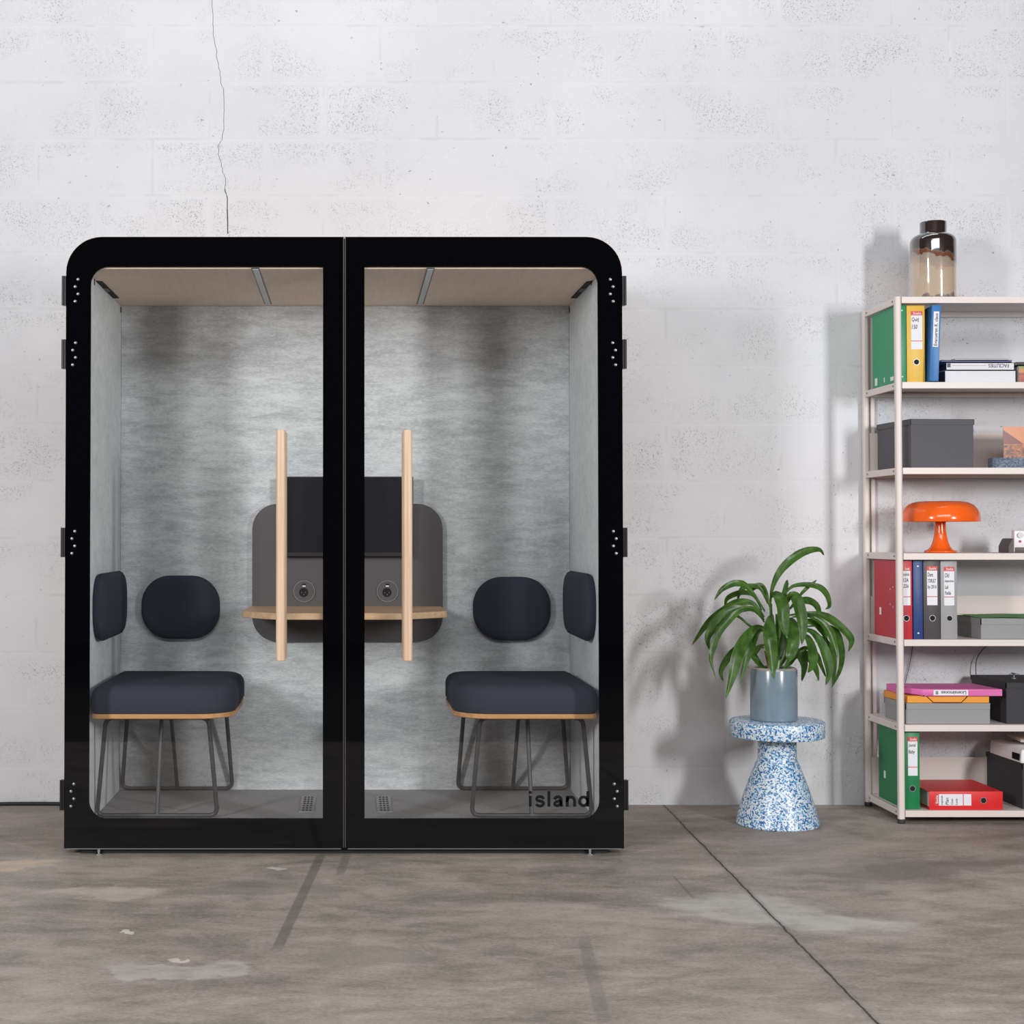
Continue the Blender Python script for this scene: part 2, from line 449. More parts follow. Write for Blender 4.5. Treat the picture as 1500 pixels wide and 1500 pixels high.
M_panel = simple('grey_desk_panel', rgb(84, 80, 82), 0.55, grain=0.04)
M_screen = simple('dark_screen', rgb(40, 40, 45), 0.12)
M_bezel = simple('screen_bezel', rgb(46, 44, 46), 0.5)
M_hole = simple('dark_opening', (0.004, 0.004, 0.004, 1), 0.8)
M_strip = simple('light_diffuser', rgb(206, 210, 210), 0.4)
M_ink = simple('black_lettering', rgb(24, 24, 26), 0.7, spec=0.1)
M_cream = simple('cream_painted_steel', rgb(218, 207, 202), 0.42, grain=0.02)
M_foot = simple('grey_rubber', rgb(52, 50, 50), 0.7)
M_paper = simple('paper_block', rgb(222, 220, 218), 0.8, grain=0.05, gscale=300)
M_label = simple('white_label', rgb(226, 226, 232), 0.55)
M_brand = simple('red_label_band', rgb(206, 66, 62), 0.5)
M_pen = simple('marker_ink', rgb(44, 42, 48), 0.7)
M_white = simple('white_card', rgb(232, 230, 230), 0.6)

# ------------------------------------------------------------------ the booth
YF = 5.32                                   # front of the glass doors
XL, XR = UX(95, YF, 900), UX(913, YF, 900)
XC = (XL + XR) / 2
ZT, ZB = UZ(347, YF), UZ(1243, YF)
IL, IR = XC - 0.9325, XC + 0.9325             # inner faces of the side walls
YB = 6.20                                   # inner face of the back panel
ZFL = UZ(1157, YB)                          # carpet
ZCE = UZ(448, YB)                           # ceiling
booth = thing('meeting_booth', (XC, YF + 0.45, 0), 'large black-framed glass meeting booth with two doors and grey felt interior', 'meeting booth')
# shell: rounded top corners, hollow
bm = new_bm()
RO = 0.128
def arch(x0, x1, z0, z1, r): return rrect(x0, x1, z0, z1, (0.004, 0.004, r, r), 10)
e = 0.004
ring_prism(bm, arch(XL - e, XR + e, ZB + 0.004, ZT + e, RO), arch(IL - 0.012, IR + 0.012, ZFL - 0.012, ZCE + 0.012, 0.006), YF + 0.018, 6.282)
plate(bm, rrect(IL - 0.02, IR + 0.02, ZFL - 0.02, ZCE + 0.02, 0.004, 4), YB + 0.013, 6.268)
part('shell', bm, M_ply, booth)
bm = new_bm(); bx(bm, IL, IR, YB, YB + 0.012, ZFL, ZCE, 0.002); part('back_panel', bm, M_felt_back, booth)
for x0, x1 in ((IL - 0.012, IL), (IR, IR + 0.012)):
    bm = new_bm(); bx(bm, x0, x1, YF + 0.0135, YB, ZFL, ZCE, 0.001); part('side_panel', bm, M_felt_side, booth)
bm = new_bm(); bx(bm, IL, IR, YF + 0.0135, YB, ZCE, ZCE + 0.012); part('ceiling_panel', bm, M_ceil, booth)
bm = new_bm(); bx(bm, IL, IR, YF + 0.0135, YB, ZFL - 0.012, ZFL); part('carpet', bm, M_carpet, booth)
bm = new_bm(); bx(bm, XL + 0.055, XR - 0.055, YF + 0.022, 6.2, 0.001, ZB + 0.01); part('plinth', bm, M_plinth, booth)  # plinth brought forward; its black stands in for contact shadow under the doors
for px in (146, 863):
    q = ONZ(px, 1250, 0.0); x = q.x
    for y in (YF + 0.006, 6.22):
        bm = new_bm(); lathe(bm, ((0.014, 0.0), (0.014, 0.005), (0.006, 0.007), (0.006, ZB + 0.006)), (x, y, 0), 20)
        part('levelling_foot', bm, M_chrome, booth)
# ceiling lights: recessed strips running front to back
for (pf, pb) in (((377, 393), (390, 445)), ((629.5, 393), (616.5, 445))):
    a, b = ONZ(*pf, ZCE), ONZ(*pb, ZCE)
    bm = new_bm()
    w = 0.0115
    xm = (a.x + b.x) / 2
    bx(bm, xm - w - 0.003, xm + w + 0.003, a.y, b.y, ZCE - 0.002, ZCE + 0.002)
    st = part('light_strip', bm, M_hinge, booth)
    bm = new_bm(); bx(bm, xm - w + 0.001, xm + w - 0.001, a.y + 0.004, b.y - 0.004, ZCE - 0.004, ZCE - 0.0005, 0.001)
    part('diffuser', bm, M_strip, st)
# air slots beside the ceiling corners
for sgn, edge in ((1, IL), (-1, IR)):
    y0, y1 = ONZ(150, 411, ZCE).y, ONZ(172, 436, ZCE).y
    bm = new_bm()
    o_ = [(edge + sgn * 0.001, y0), (edge + sgn * 0.022, y0 + 0.02), (edge + sgn * 0.024, y1), (edge + sgn * 0.001, y1)]
    if sgn < 0: o_ = o_[::-1]
    slab(bm, o_, ZCE - 0.003, ZCE + 0.001)
    v = part('air_slot', bm, M_hole, booth)
    bm = new_bm(); ym = y0 * 0.5 + y1 * 0.5
    bx(bm, min(edge + sgn * 0.003, edge + sgn * 0.020), max(edge + sgn * 0.003, edge + sgn * 0.020), ym - 0.05, ym + 0.03, ZCE - 0.0045, ZCE - 0.002)
    part('baffle', bm, M_hinge, v)
# small dark slots near the top of the side panels
for sgn, edge, pps in ((1, IL, ((138, 413), (179, 456))), (-1, IR, ((866.5, 413), (832.5, 456)))):
    for px, py in pps:
        s_ = (px - PX) / edge
        d = ray(px, py); t_ = edge / d.x; q = Vector((0, 0, HC)) + d * t_
        yy = min(max(q.y, YF + 0.04), YB - 0.02)
        bm = new_bm(); bx(bm, min(edge, edge + sgn * 0.002), max(edge, edge + sgn * 0.002), yy - 0.006, yy + 0.006, q.z - 0.012, q.z + 0.012, 0.0005, 1)
        part('panel_clip', bm, M_hole, booth)
# floor air grilles
for (pa, pb) in (((437, 1190), (464, 1167)), ((551, 1190), (574, 1167))):
    a, b = ONZ(*pa, ZFL), ONZ(*pb, ZFL)
    y0, y1 = a.y, b.y
    xm = (ONZ((pa[0] + 457) / 2 if pa[0] < 500 else 563, 1178, ZFL).x)
    xm = ONZ(451 if pa[0] < 500 else 562.5, 1178, ZFL).x
    bm = new_bm(); bx(bm, xm - 0.029, xm + 0.029, y0, y1, ZFL, ZFL + 0.003, 0.001)
    g = part('floor_grille', bm, M_steel, booth)
    for i in range(3):
        for j in range(7):
            bm = new_bm()
            cx = xm + (i - 1) * 0.0135; cy = y0 + 0.03 + (y1 - y0 - 0.06) * j / 6
            bx(bm, cx - 0.0042, cx + 0.0042, cy - 0.012, cy + 0.012, ZFL + 0.0025, ZFL + 0.0036)
            part('grille_hole', bm, M_hole, g)

# the word on the glass, drawn as strokes of even width
def arc(cx, cy, rx, ry, a0, a1, n=14): return [(cx + rx * math.cos(R(a0 + (a1 - a0) * k / n)), cy - ry * math.sin(R(a0 + (a1 - a0) * k / n))) for k in range(n + 1)]
WORD = [[(517, 897), (517, 789)], [(517, 768), (517, 742)], [(702, 897), (702, 742)], [(884, 897), (884, 789)], [(1090, 897), (1090, 742)],
        [(884, 850)] + arc(921, 838, 36, 37, 170, 0) + [(957, 897)],
        arc(1047, 844, 39, 43, 0, 360, 32),
        [(759, 826)] + arc(792, 828, 32, 29, 165, 0) + [(824, 874), (833, 897)],
        [(824, 836), (800, 842), (776, 848), (762, 858), (758, 870), (763, 881), (777, 887), (794, 886), (811, 878), (821, 864), (824, 850)],
        [(648, 823)] + arc(613, 821, 33, 24, 15, 165) + [(581, 826), (588, 834), (604, 839), (624, 844), (640, 851)] + arc(612, 865, 36, 25, 20, -165)]
def ribbon_word(bm):
    hw, th, y0 = 14.6 / 6.818 * YF / F, 0.0006, YF - 0.0004
    for st in WORD:
        P = [Vector((UX(700 + a / 6.818, YF), UZ(1050 + b / 6.818, YF))) for a, b in st]
        L = []
        for k, p in enumerate(P):
            d = (P[min(k + 1, len(P) - 1)] - P[max(k - 1, 0)]).normalized()
            if k in (0, len(P) - 1) and (P[0] - P[-1]).length < 1e-6: d = (P[1] - P[-2]).normalized()
            nn = Vector((-d.y, d.x)) * hw
            L.append((p + nn, p - nn))
        for (a, b), (c, d) in zip(L, L[1:]):
            f = [bm.verts.new((q.x, yy, q.y)) for yy in (y0, y0 - th) for q in (a, b, d, c)]
            for q in ((0, 1, 2, 3), (7, 6, 5, 4), (0, 3, 7, 4), (1, 5, 6, 2)): bm.faces.new([f[k] for k in q])

# doors
XS = UX(504.5, YF)                          # where the two doors meet
SEG = 10
def make_door(side):
    left = side < 0
    xo, xi = (XL, XS - 0.0024) if left else (XS + 0.0024, XR)
    x0, x1 = min(xo, xi), max(xo, xi)
    go, gi = (UX(131.5, YF), UX(473, YF)) if left else (UX(534, YF), UX(877, YF))
    g0, g1 = min(go, gi), max(go, gi)
    gz0, gz1 = UZ(1199, YF), UZ(391, YF)
    so, sg = 0.003, 0.062
    if left: ro = (so, so, so, RO); rg = (sg, 0.003, 0.003, sg)
    else: ro = (so, so, RO, so); rg = (0.003, sg, sg, 0.003)
    bm = new_bm(); ring_prism(bm, rrect(x0, x1, ZB, ZT, ro, SEG), rrect(g0, g1, gz0, gz1, rg, SEG), YF, YF + 0.012)
    d = part('door', bm, M_black, booth)
    d['label'] = 'glass door with black border' if left else 'glass door with black border and lettering'
    bm = new_bm(); plate(bm, rrect(g0 - 0.0, g1 + 0.0, gz0, gz1, rg, SEG), YF + 0.001, YF + 0.009); part('pane', bm, M_pane, d)
    bm = new_bm(); xe = xi if left else xo
    bx(bm, min(xe, xe + side * 0.0016), max(xe, xe + side * 0.0016), YF - 0.0004, YF + 0.012, ZB + 0.004, ZT - 0.003); part('edge_strip', bm, M_edge, d)
    if left:
        bm = new_bm(); bx(bm, XS - 0.012, XS + 0.012, YF + 0.0125, YF + 0.0165, ZB + 0.005, ZT - 0.004); part('rubber_gasket', bm, M_plinth, d)
    bm = new_bm(); bx(bm, x0 + 0.01, x1 - 0.01, YF - 0.0004, YF + 0.012, ZB - 0.0025, ZB + 0.0005); part('bottom_seal', bm, M_steel, d)
    # handle: a long wooden bar outside and one inside
    hx = UX(411.2, YF - 0.06) if left else UX(597.2, YF - 0.06)
    z0, z1 = UZ(968, YF - 0.06), UZ(630, YF - 0.06)
    for yy, nm in ((YF - 0.055, 'handle_bar'), (YF + 0.067, 'inner_handle_bar')):
        bm = new_bm()
        oc = rrect(hx - 0.0165, hx + 0.0165, yy - 0.0165, yy + 0.0165, 0.013, 5)
        loft(bm, [[(x, y, z) for x, y in rrect(hx - 0.0165, hx + 0.0165, yy - 0.0165, yy + 0.0165, 0.0125, 5, i_)] for z, i_ in ((z0, 0.002), (z0 + 0.002, 0), (z1 - 0.002, 0), (z1, 0.002))])
        part(nm, bm, M_beech, d)
    for f in (0.2, 0.8):
        z = z0 + (z1 - z0) * f
        bm = new_bm(); tube(bm, [(hx, YF - 0.04, z), (hx, YF + 0.052, z)], 0.007, 14); part('handle_post', bm, M_steel, d)
    # hinges and their bolts
    for py0, py1, pxl in ((404, 447, 98.5), (497, 540, 96.5), (773, 816, 95.2), (1143, 1187, 94.6)):
        z0_, z1_ = UZ(py1, YF), UZ(py0, YF)
        xh = XL if left else XR
        bm = new_bm()
        for q in (0.0045, 0.0125):
            tube(bm, [(xh + side * q, YF + 0.004, z0_), (xh + side * q, YF + 0.004, z1_)], 0.0042, 10)
        bx(bm, xh + (side * 0.001 if side > 0 else side * 0.015), xh + (side * 0.015 if side > 0 else side * 0.001), YF + 0.004, YF + 0.03, z0_ + 0.001, z1_ - 0.001)
        part('hinge', bm, M_hinge, d)
        for k in range(4):
            zz = z1_ - 0.013 - k * 0.0262
            off = 0.0345 if k % 2 == 0 else 0.0245
            if py0 < 450: off += 0.008
            xx = xh - side * off
            bm = new_bm(); lathe(bm, ((0.0060, 0.0), (0.0060, 0.002), (0.0042, 0.0046), (0.001, 0.0056)), (0, 0, 0), 14)
            part('bolt', bm, M_steel, d, Matrix.Translation((xx, YF, zz)) @ Matrix.Rotation(PI / 2, 4, 'X'))
    if not left:
        bm = new_bm(); ribbon_word(bm)
        lt = part('lettering', bm, M_ink, d, sharp=0); lt['label'] = 'black word island on the glass'
    return d
make_door(-1); make_door(1)

# ------------------------------------------------------------------ seats in the booth
def make_seat(side, label):
    def X(v): return v if side < 0 else 2 * XC - v           # built for one side, mirrored for the other
    IS = IL + 0.008
    t = thing('booth_stool', (X(IS + 0.27), 5.75, ZFL), label, 'stool', 'upholstered stools inside the booth')
    x0, x1, y0, y1 = IS + 0.004, IS + 0.525, 5.425, 6.07
    rad = (0.035, 0.14, 0.12, 0.05)
    zw0, zw1, zt = 0.466, 0.484, 0.588
    def lp(ins, z):
        pts = [(X(x), y, z) for x, y in rrect(x0, x1, y0, y1, rad, 12, ins)]
        return pts
    bm = new_bm(); loft(bm, [lp(0.006, zw0), lp(0.002, zw0 + 0.003), lp(0.002, zw1 - 0.001), lp(0.003, zw1)]); part('seat_board', bm, M_seatwood, t)
    bm = new_bm(); loft(bm, [lp(0.008, zw1), lp(0.0, zw1 + 0.012), lp(0.0, zt - 0.038), lp(0.004, zt - 0.024), lp(0.014, zt - 0.011), lp(0.032, zt - 0.003), lp(0.08, zt), lp(0.16, zt + 0.002)])
    part('seat_cushion', bm, M_fab, t)
    def loop(yt, yb, xt0, xt1, xb0, xb1):
        bm = new_bm(); r_ = 0.0084
        zb = ZFL + r_; zt_ = zw0 - r_
        cor = [(xt0, yt, zt_), (xt1, yt, zt_), (xb1, yb, zb), (xb0, yb, zb)]
        pts = []
        for i, c in enumerate(cor):
            c = Vector(c); a = Vector(cor[i - 1]); b = Vector(cor[(i + 1) % 4]); q = 0.032
            pa, pb = c + (a - c).normalized() * q, c + (b - c).normalized() * q
            for k in range(7):
                f = k / 6
                pts.append((pa * (1 - f) + c * f) * (1 - f) + (c * (1 - f) + pb * f) * f)
        pts = [Vector((X(p.x), p.y, p.z)) for p in pts]
        tube(bm, pts, r_, 12, closed=True)
        lg = part('leg_loop', bm, M_wire, t)
        mx = (xb0 + xb1) / 2
        bm = new_bm(); tube(bm, [(X(mx), yb, zb), (X(IS + 0.235), 5.75 + (yt - 5.75) * 0.45, zw0)], r_ * 0.95, 12); part('strut', bm, M_wire, t)
    yfl, yrl = ONZ(PX, 1194, ZFL + 0.009).y, min(ONZ(PX, 1154.5, ZFL + 0.009).y, YB - 0.012)
    loop(yfl - 0.055, yfl, IL + 0.05, IL + 0.43, IL + 0.008, IL + 0.458)
    loop(yrl - 0.09, yrl, IL + 0.05, IL + 0.445, IL + 0.012, IL + 0.468)
make_seat(-1, 'dark upholstered stool with wire legs behind the plain glass door')
make_seat(1, 'dark upholstered stool with wire legs behind the lettered glass door')

# padded backrests fixed to the felt
def pad(name, loops, label):
    bm = new_bm(); loft(bm, loops)
    tag(part(name, bm, M_fab), label, 'backrest pad', 'backrest pads inside the booth')
def pad_back(pxs, pys, label):
    x0, x1 = UX(pxs[0], YB - 0.03), UX(pxs[1], YB - 0.03); z0, z1 = UZ(pys[1], YB - 0.03), UZ(pys[0], YB - 0.03)
    pad('mounted_cushion', [[(x, YB - d, z) for x, z in rrect(x0, x1, z0, z1, 0.118, 12, i)] for d, i in ((0.001, 0.012), (0.012, 0.002), (0.028, 0.0), (0.04, 0.004), (0.048, 0.014), (0.054, 0.034), (0.057, 0.07), (0.058, 0.115))], label)
pad_back((207.5, 322.5), (843, 936), 'rounded dark pad on the back felt behind the plain glass door')
pad_back((692.5, 806.5), (845, 938), 'rounded dark pad on the back felt behind the lettered glass door')
for side, label in ((-1, 'dark pad on the side wall behind the plain glass door'), (1, 'dark pad on the side wall behind the lettered glass door')):
    ed = IL if side < 0 else IR
    pad('mounted_cushion', [[(ed - side * d, y, z) for y, z in rrect(5.52, 6.12, 0.735, 0.99, 0.11, 12, i)] for d, i in ((0.001, 0.012), (0.012, 0.002), (0.024, 0.0), (0.036, 0.006), (0.044, 0.02), (0.048, 0.05), (0.05, 0.1))], label)

# desk panel with shelf and sockets, screen above
YD = YB - 0.03
desk = thing('mounted_desk', (UX(509, YD), YB, 0.7), 'wood desk shelf on rounded dark grey panel fixed to the back felt', 'desk')
bm = new_bm()
o_ = rrect(UX(369.5, YD), UX(648.5, YD), UZ(940, YD), UZ(738, YD), 0.105, 12)
plate(bm, o_, YD, YB - 0.001); part('desk_panel', bm, M_panel, desk)
ZS = UZ(888, YD)
bm = new_bm()
xa, xb = UX(355, 5.78), UX(655, 5.78)
xf0, xf1 = UX(403, 5.62), UX(592, 5.62)
def desk_loop(z, i=0.0):
    pts = [(xa + i, YD), (xa + i, 5.79), (xa + 0.012 + i, 5.765 + i), (xf0 - 0.03, 5.655 + i), (xf0, 5.632 + i), (xf0 + 0.05, 5.625 + i), (xf1 - 0.05, 5.625 + i), (xf1, 5.632 + i), (xf1 + 0.03, 5.655 + i), (xb - 0.012 - i, 5.765 + i), (xb - i, 5.79), (xb - i, YD)]
    return [(x, y, z) for x, y in pts]
loft(bm, [desk_loop(ZS - 0.025, 0.002), desk_loop(ZS - 0.023), desk_loop(ZS - 0.002), desk_loop(ZS, 0.002)])
part('desk_shelf', bm, M_desk, desk)
for px in (445.5, 567.5):
    c = U(px, 866, YD); r_ = 0.0445
    def disc(r, y0, y1, dx=0, dz=0, n=40):
        b = new_bm(); plate(b, [(c.x + dx + r * math.cos(2 * PI * k / n), c.z + dz + r * math.sin(2 * PI * k / n)) for k in range(n)], y0, y1); return b
    so = part('socket', disc(r_, YD - 0.003, YD), M_panel, desk)
    b = new_bm(); n = 40
    ring_prism(b, [(c.x + r_ * math.cos(2 * PI * k / n), c.z + r_ * math.sin(2 * PI * k / n)) for k in range(n)], [(c.x + (r_ - 0.003) * math.cos(2 * PI * k / n), c.z + (r_ - 0.003) * math.sin(2 * PI * k / n)) for k in range(n)], YD - 0.0055, YD - 0.003)
    part('socket_rim', b, M_steel, so)
    part('socket_recess', disc(0.019, YD - 0.004, YD - 0.003, -0.002, -0.005), M_hole, so)
    b = new_bm(); bx(b, c.x - 0.008, c.x + 0.007, YD - 0.0045, YD - 0.003, c.z + 0.021, c.z + 0.031); part('usb_port', b, M_hole, so)
    b = new_bm(); bx(b, c.x - 0.007, c.x + 0.006, YD - 0.0055, YD - 0.003, c.z + 0.0185, c.z + 0.024); part('usb_tongue', b, M_white, so)
    for dx, dz in ((-0.0105, -0.006), (-0.001, -0.014), (0.006, -0.005)):
        part('contact_pin', disc(0.0026, YD - 0.006, YD - 0.004, dx, dz, 12), M_chrome, so)
YM = YB - 0.075
mon = thing('mounted_monitor', (UX(510, YM), YB, UZ(812, YM)), 'flat black screen mounted above the desk shelf in the booth', 'monitor')
x0, x1, z0, z1 = UX(414.5, YM), UX(605.5, YM), UZ(815, YM), UZ(698, YM)
bm = new_bm(); bx(bm, x0, x1, YM, YM + 0.03, z0, z1, 0.002); part('casing', bm, M_bezel, mon)
bm = new_bm(); bx(bm, x0 + 0.004, x1 - 0.004, YM - 0.0015, YM + 0.001, z0 + 0.016, z1 - 0.004); part('screen', bm, M_screen, mon)
bm = new_bm(); bx(bm, x0 + 0.15, x1 - 0.15, YM + 0.03, YD - 0.0004, z0 + 0.08, z1 - 0.08); part('bracket', bm, M_hinge, mon)

# ------------------------------------------------------------------ side table with the plant
YP = 5.885
M_terr = terrazzo()
tc = Vector((UX(1136.5, YP), YP, 0))
tbl = thing('side_table', tc, 'round blue and white speckled side table with a flared base', 'side table')
zt1, zt0 = 0.402, 0.335
rt = 67.5 / F * YP
zt1 = ONZ(1137, 1063.5, 0).z + (HC + (YP - rt) * (ray(515, 1063.5).z / ray(515, 1063.5).y))
zt0 = HC + (YP - rt) * (ray(515, 1088).z / ray(515, 1088).y)
bm = new_bm(); lathe(bm, ((rt - 0.008, 0), (rt - 0.002, 0.002), (rt, 0.008), (rt, zt1 - zt0 - 0.006), (rt - 0.002, zt1 - zt0 - 0.002), (rt - 0.006, zt1 - zt0)), (tc.x, YP, zt0), 72)
part('table_top', bm, M_terr, tbl)
rb = 59.5 / F * YP
tn = 27.5 / F * YP
bm = new_bm(); lathe(bm, ((rb - 0.003, 0), (rb, 0.004), (rb * 0.965, 0.025), (rb * 0.90, 0.068), (rb * 0.80, 0.118), (rb * 0.68, 0.172), (rb * 0.575, 0.215), (rb * 0.515, 0.238), (tn * 1.02, 0.252), (tn, 0.266), (tn, zt0)), (tc.x, YP, 0), 72)
part('table_base', bm, M_terr, tbl)

M_pot = None
def pot_mat():
    t = NT('blue_grey_glaze'); p = t.pos()
    z = t.n('SeparateXYZ', {0: p}, out=2)
    a = t.noise(p, 18.0, 4.0); b = t.noise(t.scaled((260, 260, 260)), 1.0, 2.0)
    c = t.mix(a, rgb(100, 120, 134), rgb(128, 146, 158))
    rim = t.rng(t.math('ADD', z, t.math('MULTIPLY', t.math('SUBTRACT', b, 0.5), 0.01)), zt1 + 0.197, zt1 + 0.201)
    c = t.mix(rim, c, rgb(150, 148, 144))
    return t.done(t.pbsdf(Base_Color=c, Roughness=0.22, Specular_IOR_Level=0.6))
plant = thing('potted_plant', (UX(1132, YP), YP, zt1), 'leafy green dracaena in a blue-grey glazed pot on the speckled table', 'plant')
pc = UX(1132, YP); rp = 33.5 / F * YP; hp = 0.208
bm = new_bm(); lathe(bm, ((rp - 0.006, 0), (rp, 0.005), (rp + 0.0005, 0.1), (rp, hp - 0.012), (rp - 0.003, hp - 0.004), (rp - 0.009, hp), (rp - 0.014, hp - 0.004), (rp - 0.016, hp - 0.03)), (pc, YP, zt1), 64)
part('pot', bm, pot_mat(), plant)
M_soil = simple('potting_soil', rgb(52, 42, 34), 0.95, grain=0.4, gscale=200, bump=0.6)
bm = new_bm(); lathe(bm, ((rp - 0.02, 0), (rp - 0.0165, 0.008), (rp - 0.03, 0.012), (0.01, 0.016)), (pc, YP, zt1 + hp - 0.04), 32); part('soil', bm, M_soil, plant)
M_stem = simple('cane_bark', rgb(128, 96, 70), 0.7, grain=0.2)
M_leaf = leaf_mat()
def LZ(p, dy):                               # leaf sketch coordinates
    return U(1000 + p[0] / 5.356, 780 + p[1] / 5.357, YP + dy)
ztop = zt1 + hp - 0.03
for i, (px, top) in enumerate((((690), 560), ((650), 930), ((740), 640), ((800), 620))):
    a = LZ((px * 0.35 + 700 * 0.65, 1100), 0.0); a.z = ztop
    b = LZ((px, top), 0.02 * (i - 1))
    m_ = (a + b) / 2 + Vector((0.006, 0.004, 0))
    bm = new_bm(); tube(bm, [a, m_, b], [0.009, 0.0075, 0.006], 10, smooth_it=1); part('stem', bm, M_stem if i == 1 else M_leaf, plant)
LEAVES = [  # path in the sketch, width, depth at base, mid, tip (negative = towards the camera)
    ([(690, 560), (702, 440), (760, 310), (850, 215), (960, 148), (1070, 133), (1108, 180)], 74, 0.0, 0.0, 0.03),
    ([(645, 620), (570, 500), (490, 412), (430, 398), (375, 408), (300, 455), (250, 530)], 62, 0.0, -0.02, -0.03),
    ([(665, 560), (610, 440), (540, 418), (460, 445), (428, 545)], 46, 0.02, 0.05, 0.06),
    ([(690, 600), (640, 450), (580, 420), (520, 470)], 62, 0.02, 0.05, 0.07),
    ([(620, 610), (560, 500), (480, 470), (400, 488), (345, 525), (332, 590)], 50, 0.02, 0.06, 0.08),
    ([(640, 665), (550, 556), (440, 552), (330, 612), (200, 710), (72, 885)], 84, 0.0, 0.03, 0.05),
    ([(640, 690), (555, 605), (440, 600), (330, 640), (240, 740), (195, 830), (212, 925)], 92, 0.0, -0.02, -0.02),
    ([(640, 705), (570, 600), (470, 600), (370, 680), (280, 790), (240, 900), (222, 1000), (262, 1152)], 62, 0.0, -0.04, -0.06),
    ([(640, 760), (540, 740), (450, 668), (385, 642), (330, 650)], 26, 0.01, 0.03, 0.05),
    ([(640, 745), (570, 748), (490, 840), (430, 965), (395, 1110), (340, 1302)], 106, 0.0, -0.10, -0.13),
    ([(645, 775), (590, 775), (540, 880), (500, 1000), (448, 1192)], 72, 0.0, -0.07, -0.10),
    ([(640, 905), (520, 895), (420, 915), (345, 1000), (300, 1090), (316, 1165)], 60, 0.01, 0.04, 0.05),
    ([(655, 1075), (600, 1030), (550, 960), (500, 940)], 60, 0.0, 0.03, 0.06),
    ([(650, 880), (600, 900), (560, 960), (605, 1010)], 50, 0.0, 0.02, 0.03),
    ([(705, 640), (690, 690), (684, 800), (700, 960), (716, 1148)], 118, -0.01, -0.11, -0.13),
    ([(740, 650), (765, 740), (775, 880), (752, 1010)], 84, -0.01, -0.05, -0.06),
    ([(690, 510), (735, 480), (785, 570), (795, 700), (817, 838)], 116, 0.0, -0.07, -0.09),
    ([(790, 610), (840, 500), (890, 510), (930, 640), (945, 760), (934, 882)], 108, 0.0, -0.06, -0.08),
    ([(820, 690), (860, 690), (872, 850), (845, 960), (828, 1015)], 104, -0.01, -0.09, -0.10),
    ([(770, 570), (800, 470), (822, 368)], 46, 0.01, 0.01, 0.01),
    ([(775, 530), (850, 430), (960, 408), (1075, 430), (1135, 495), (1152, 575), (1118, 602)], 56, 0.01, 0.03, 0.05),
    ([(900, 520), (960, 450), (1052, 372)], 30, 0.01, 0.03, 0.03),
    ([(830, 610), (900, 545), (990, 535), (1055, 580), (1085, 685)], 70, 0.0, 0.03, 0.05),
    ([(830, 650), (960, 635), (1100, 650), (1200, 705), (1300, 800), (1325, 860), (1298, 938)], 78, 0.0, 0.02, 0.03),
    ([(860, 665), (990, 650), (1090, 700), (1160, 790), (1195, 890), (1215, 985)], 74, 0.01, 0.0, -0.01),
    ([(880, 710), (1010, 700), (1090, 760), (1140, 860)], 70, 0.01, 0.03, 0.05),
    ([(900, 760), (1010, 775), (1090, 870), (1140, 1000), (1152, 1100), (1122, 1197)], 88, 0.0, -0.05, -0.08),
    ([(930, 790), (985, 830), (1020, 930), (1020, 1030), (982, 1100)], 86, -0.01, -0.07, -0.10),
    ([(960, 740), (1090, 730), (1200, 765), (1235, 860), (1250, 970), (1232, 1085), (1168, 1218)], 58, 0.01, 0.04, 0.05),
    ([(1040, 800), (1130, 850), (1180, 960), (1190, 1080), (1174, 1192)], 50, 0.01, 0.04, 0.05),
    ([(790, 1085), (850, 990), (910, 955), (955, 1040), (934, 1168)], 84, 0.0, 0.03, 0.05),
    ([(800, 1060), (890, 945), (970, 955), (1040, 1060), (1070, 1168)], 72, 0.0, 0.05, 0.08),
    ([(850, 960), (960, 905), (1040, 950), (1085, 1040), (1122, 1132)], 52, 0.02, 0.07, 0.09),
    ([(760, 1095), (830, 1035), (880, 975), (960, 915)], 46, 0.0, 0.01, 0.02),
    ([(700, 1090), (680, 980), (700, 880), (720, 760)], 84, 0.02, 0.03, 0.03),
    ([(730, 1090), (800, 960), (800, 820), (770, 720)], 80, 0.02, 0.04, 0.05),
]
def cat(pts, n):
    out = []; m = len(pts)
    for i in range(n):
        s = i / (n - 1) * (m - 1); k = min(int(s), m - 2); f = s - k
        p0, p1, p2, p3 = pts[max(k - 1, 0)], pts[k], pts[k + 1], pts[min(k + 2, m - 1)]
        out.append(0.5 * ((2 * p1) + (p2 - p0) * f + (2 * p0 - 5 * p1 + 4 * p2 - p3) * f * f + (3 * p1 - p0 - 3 * p2 + p3) * f ** 3))
    return out
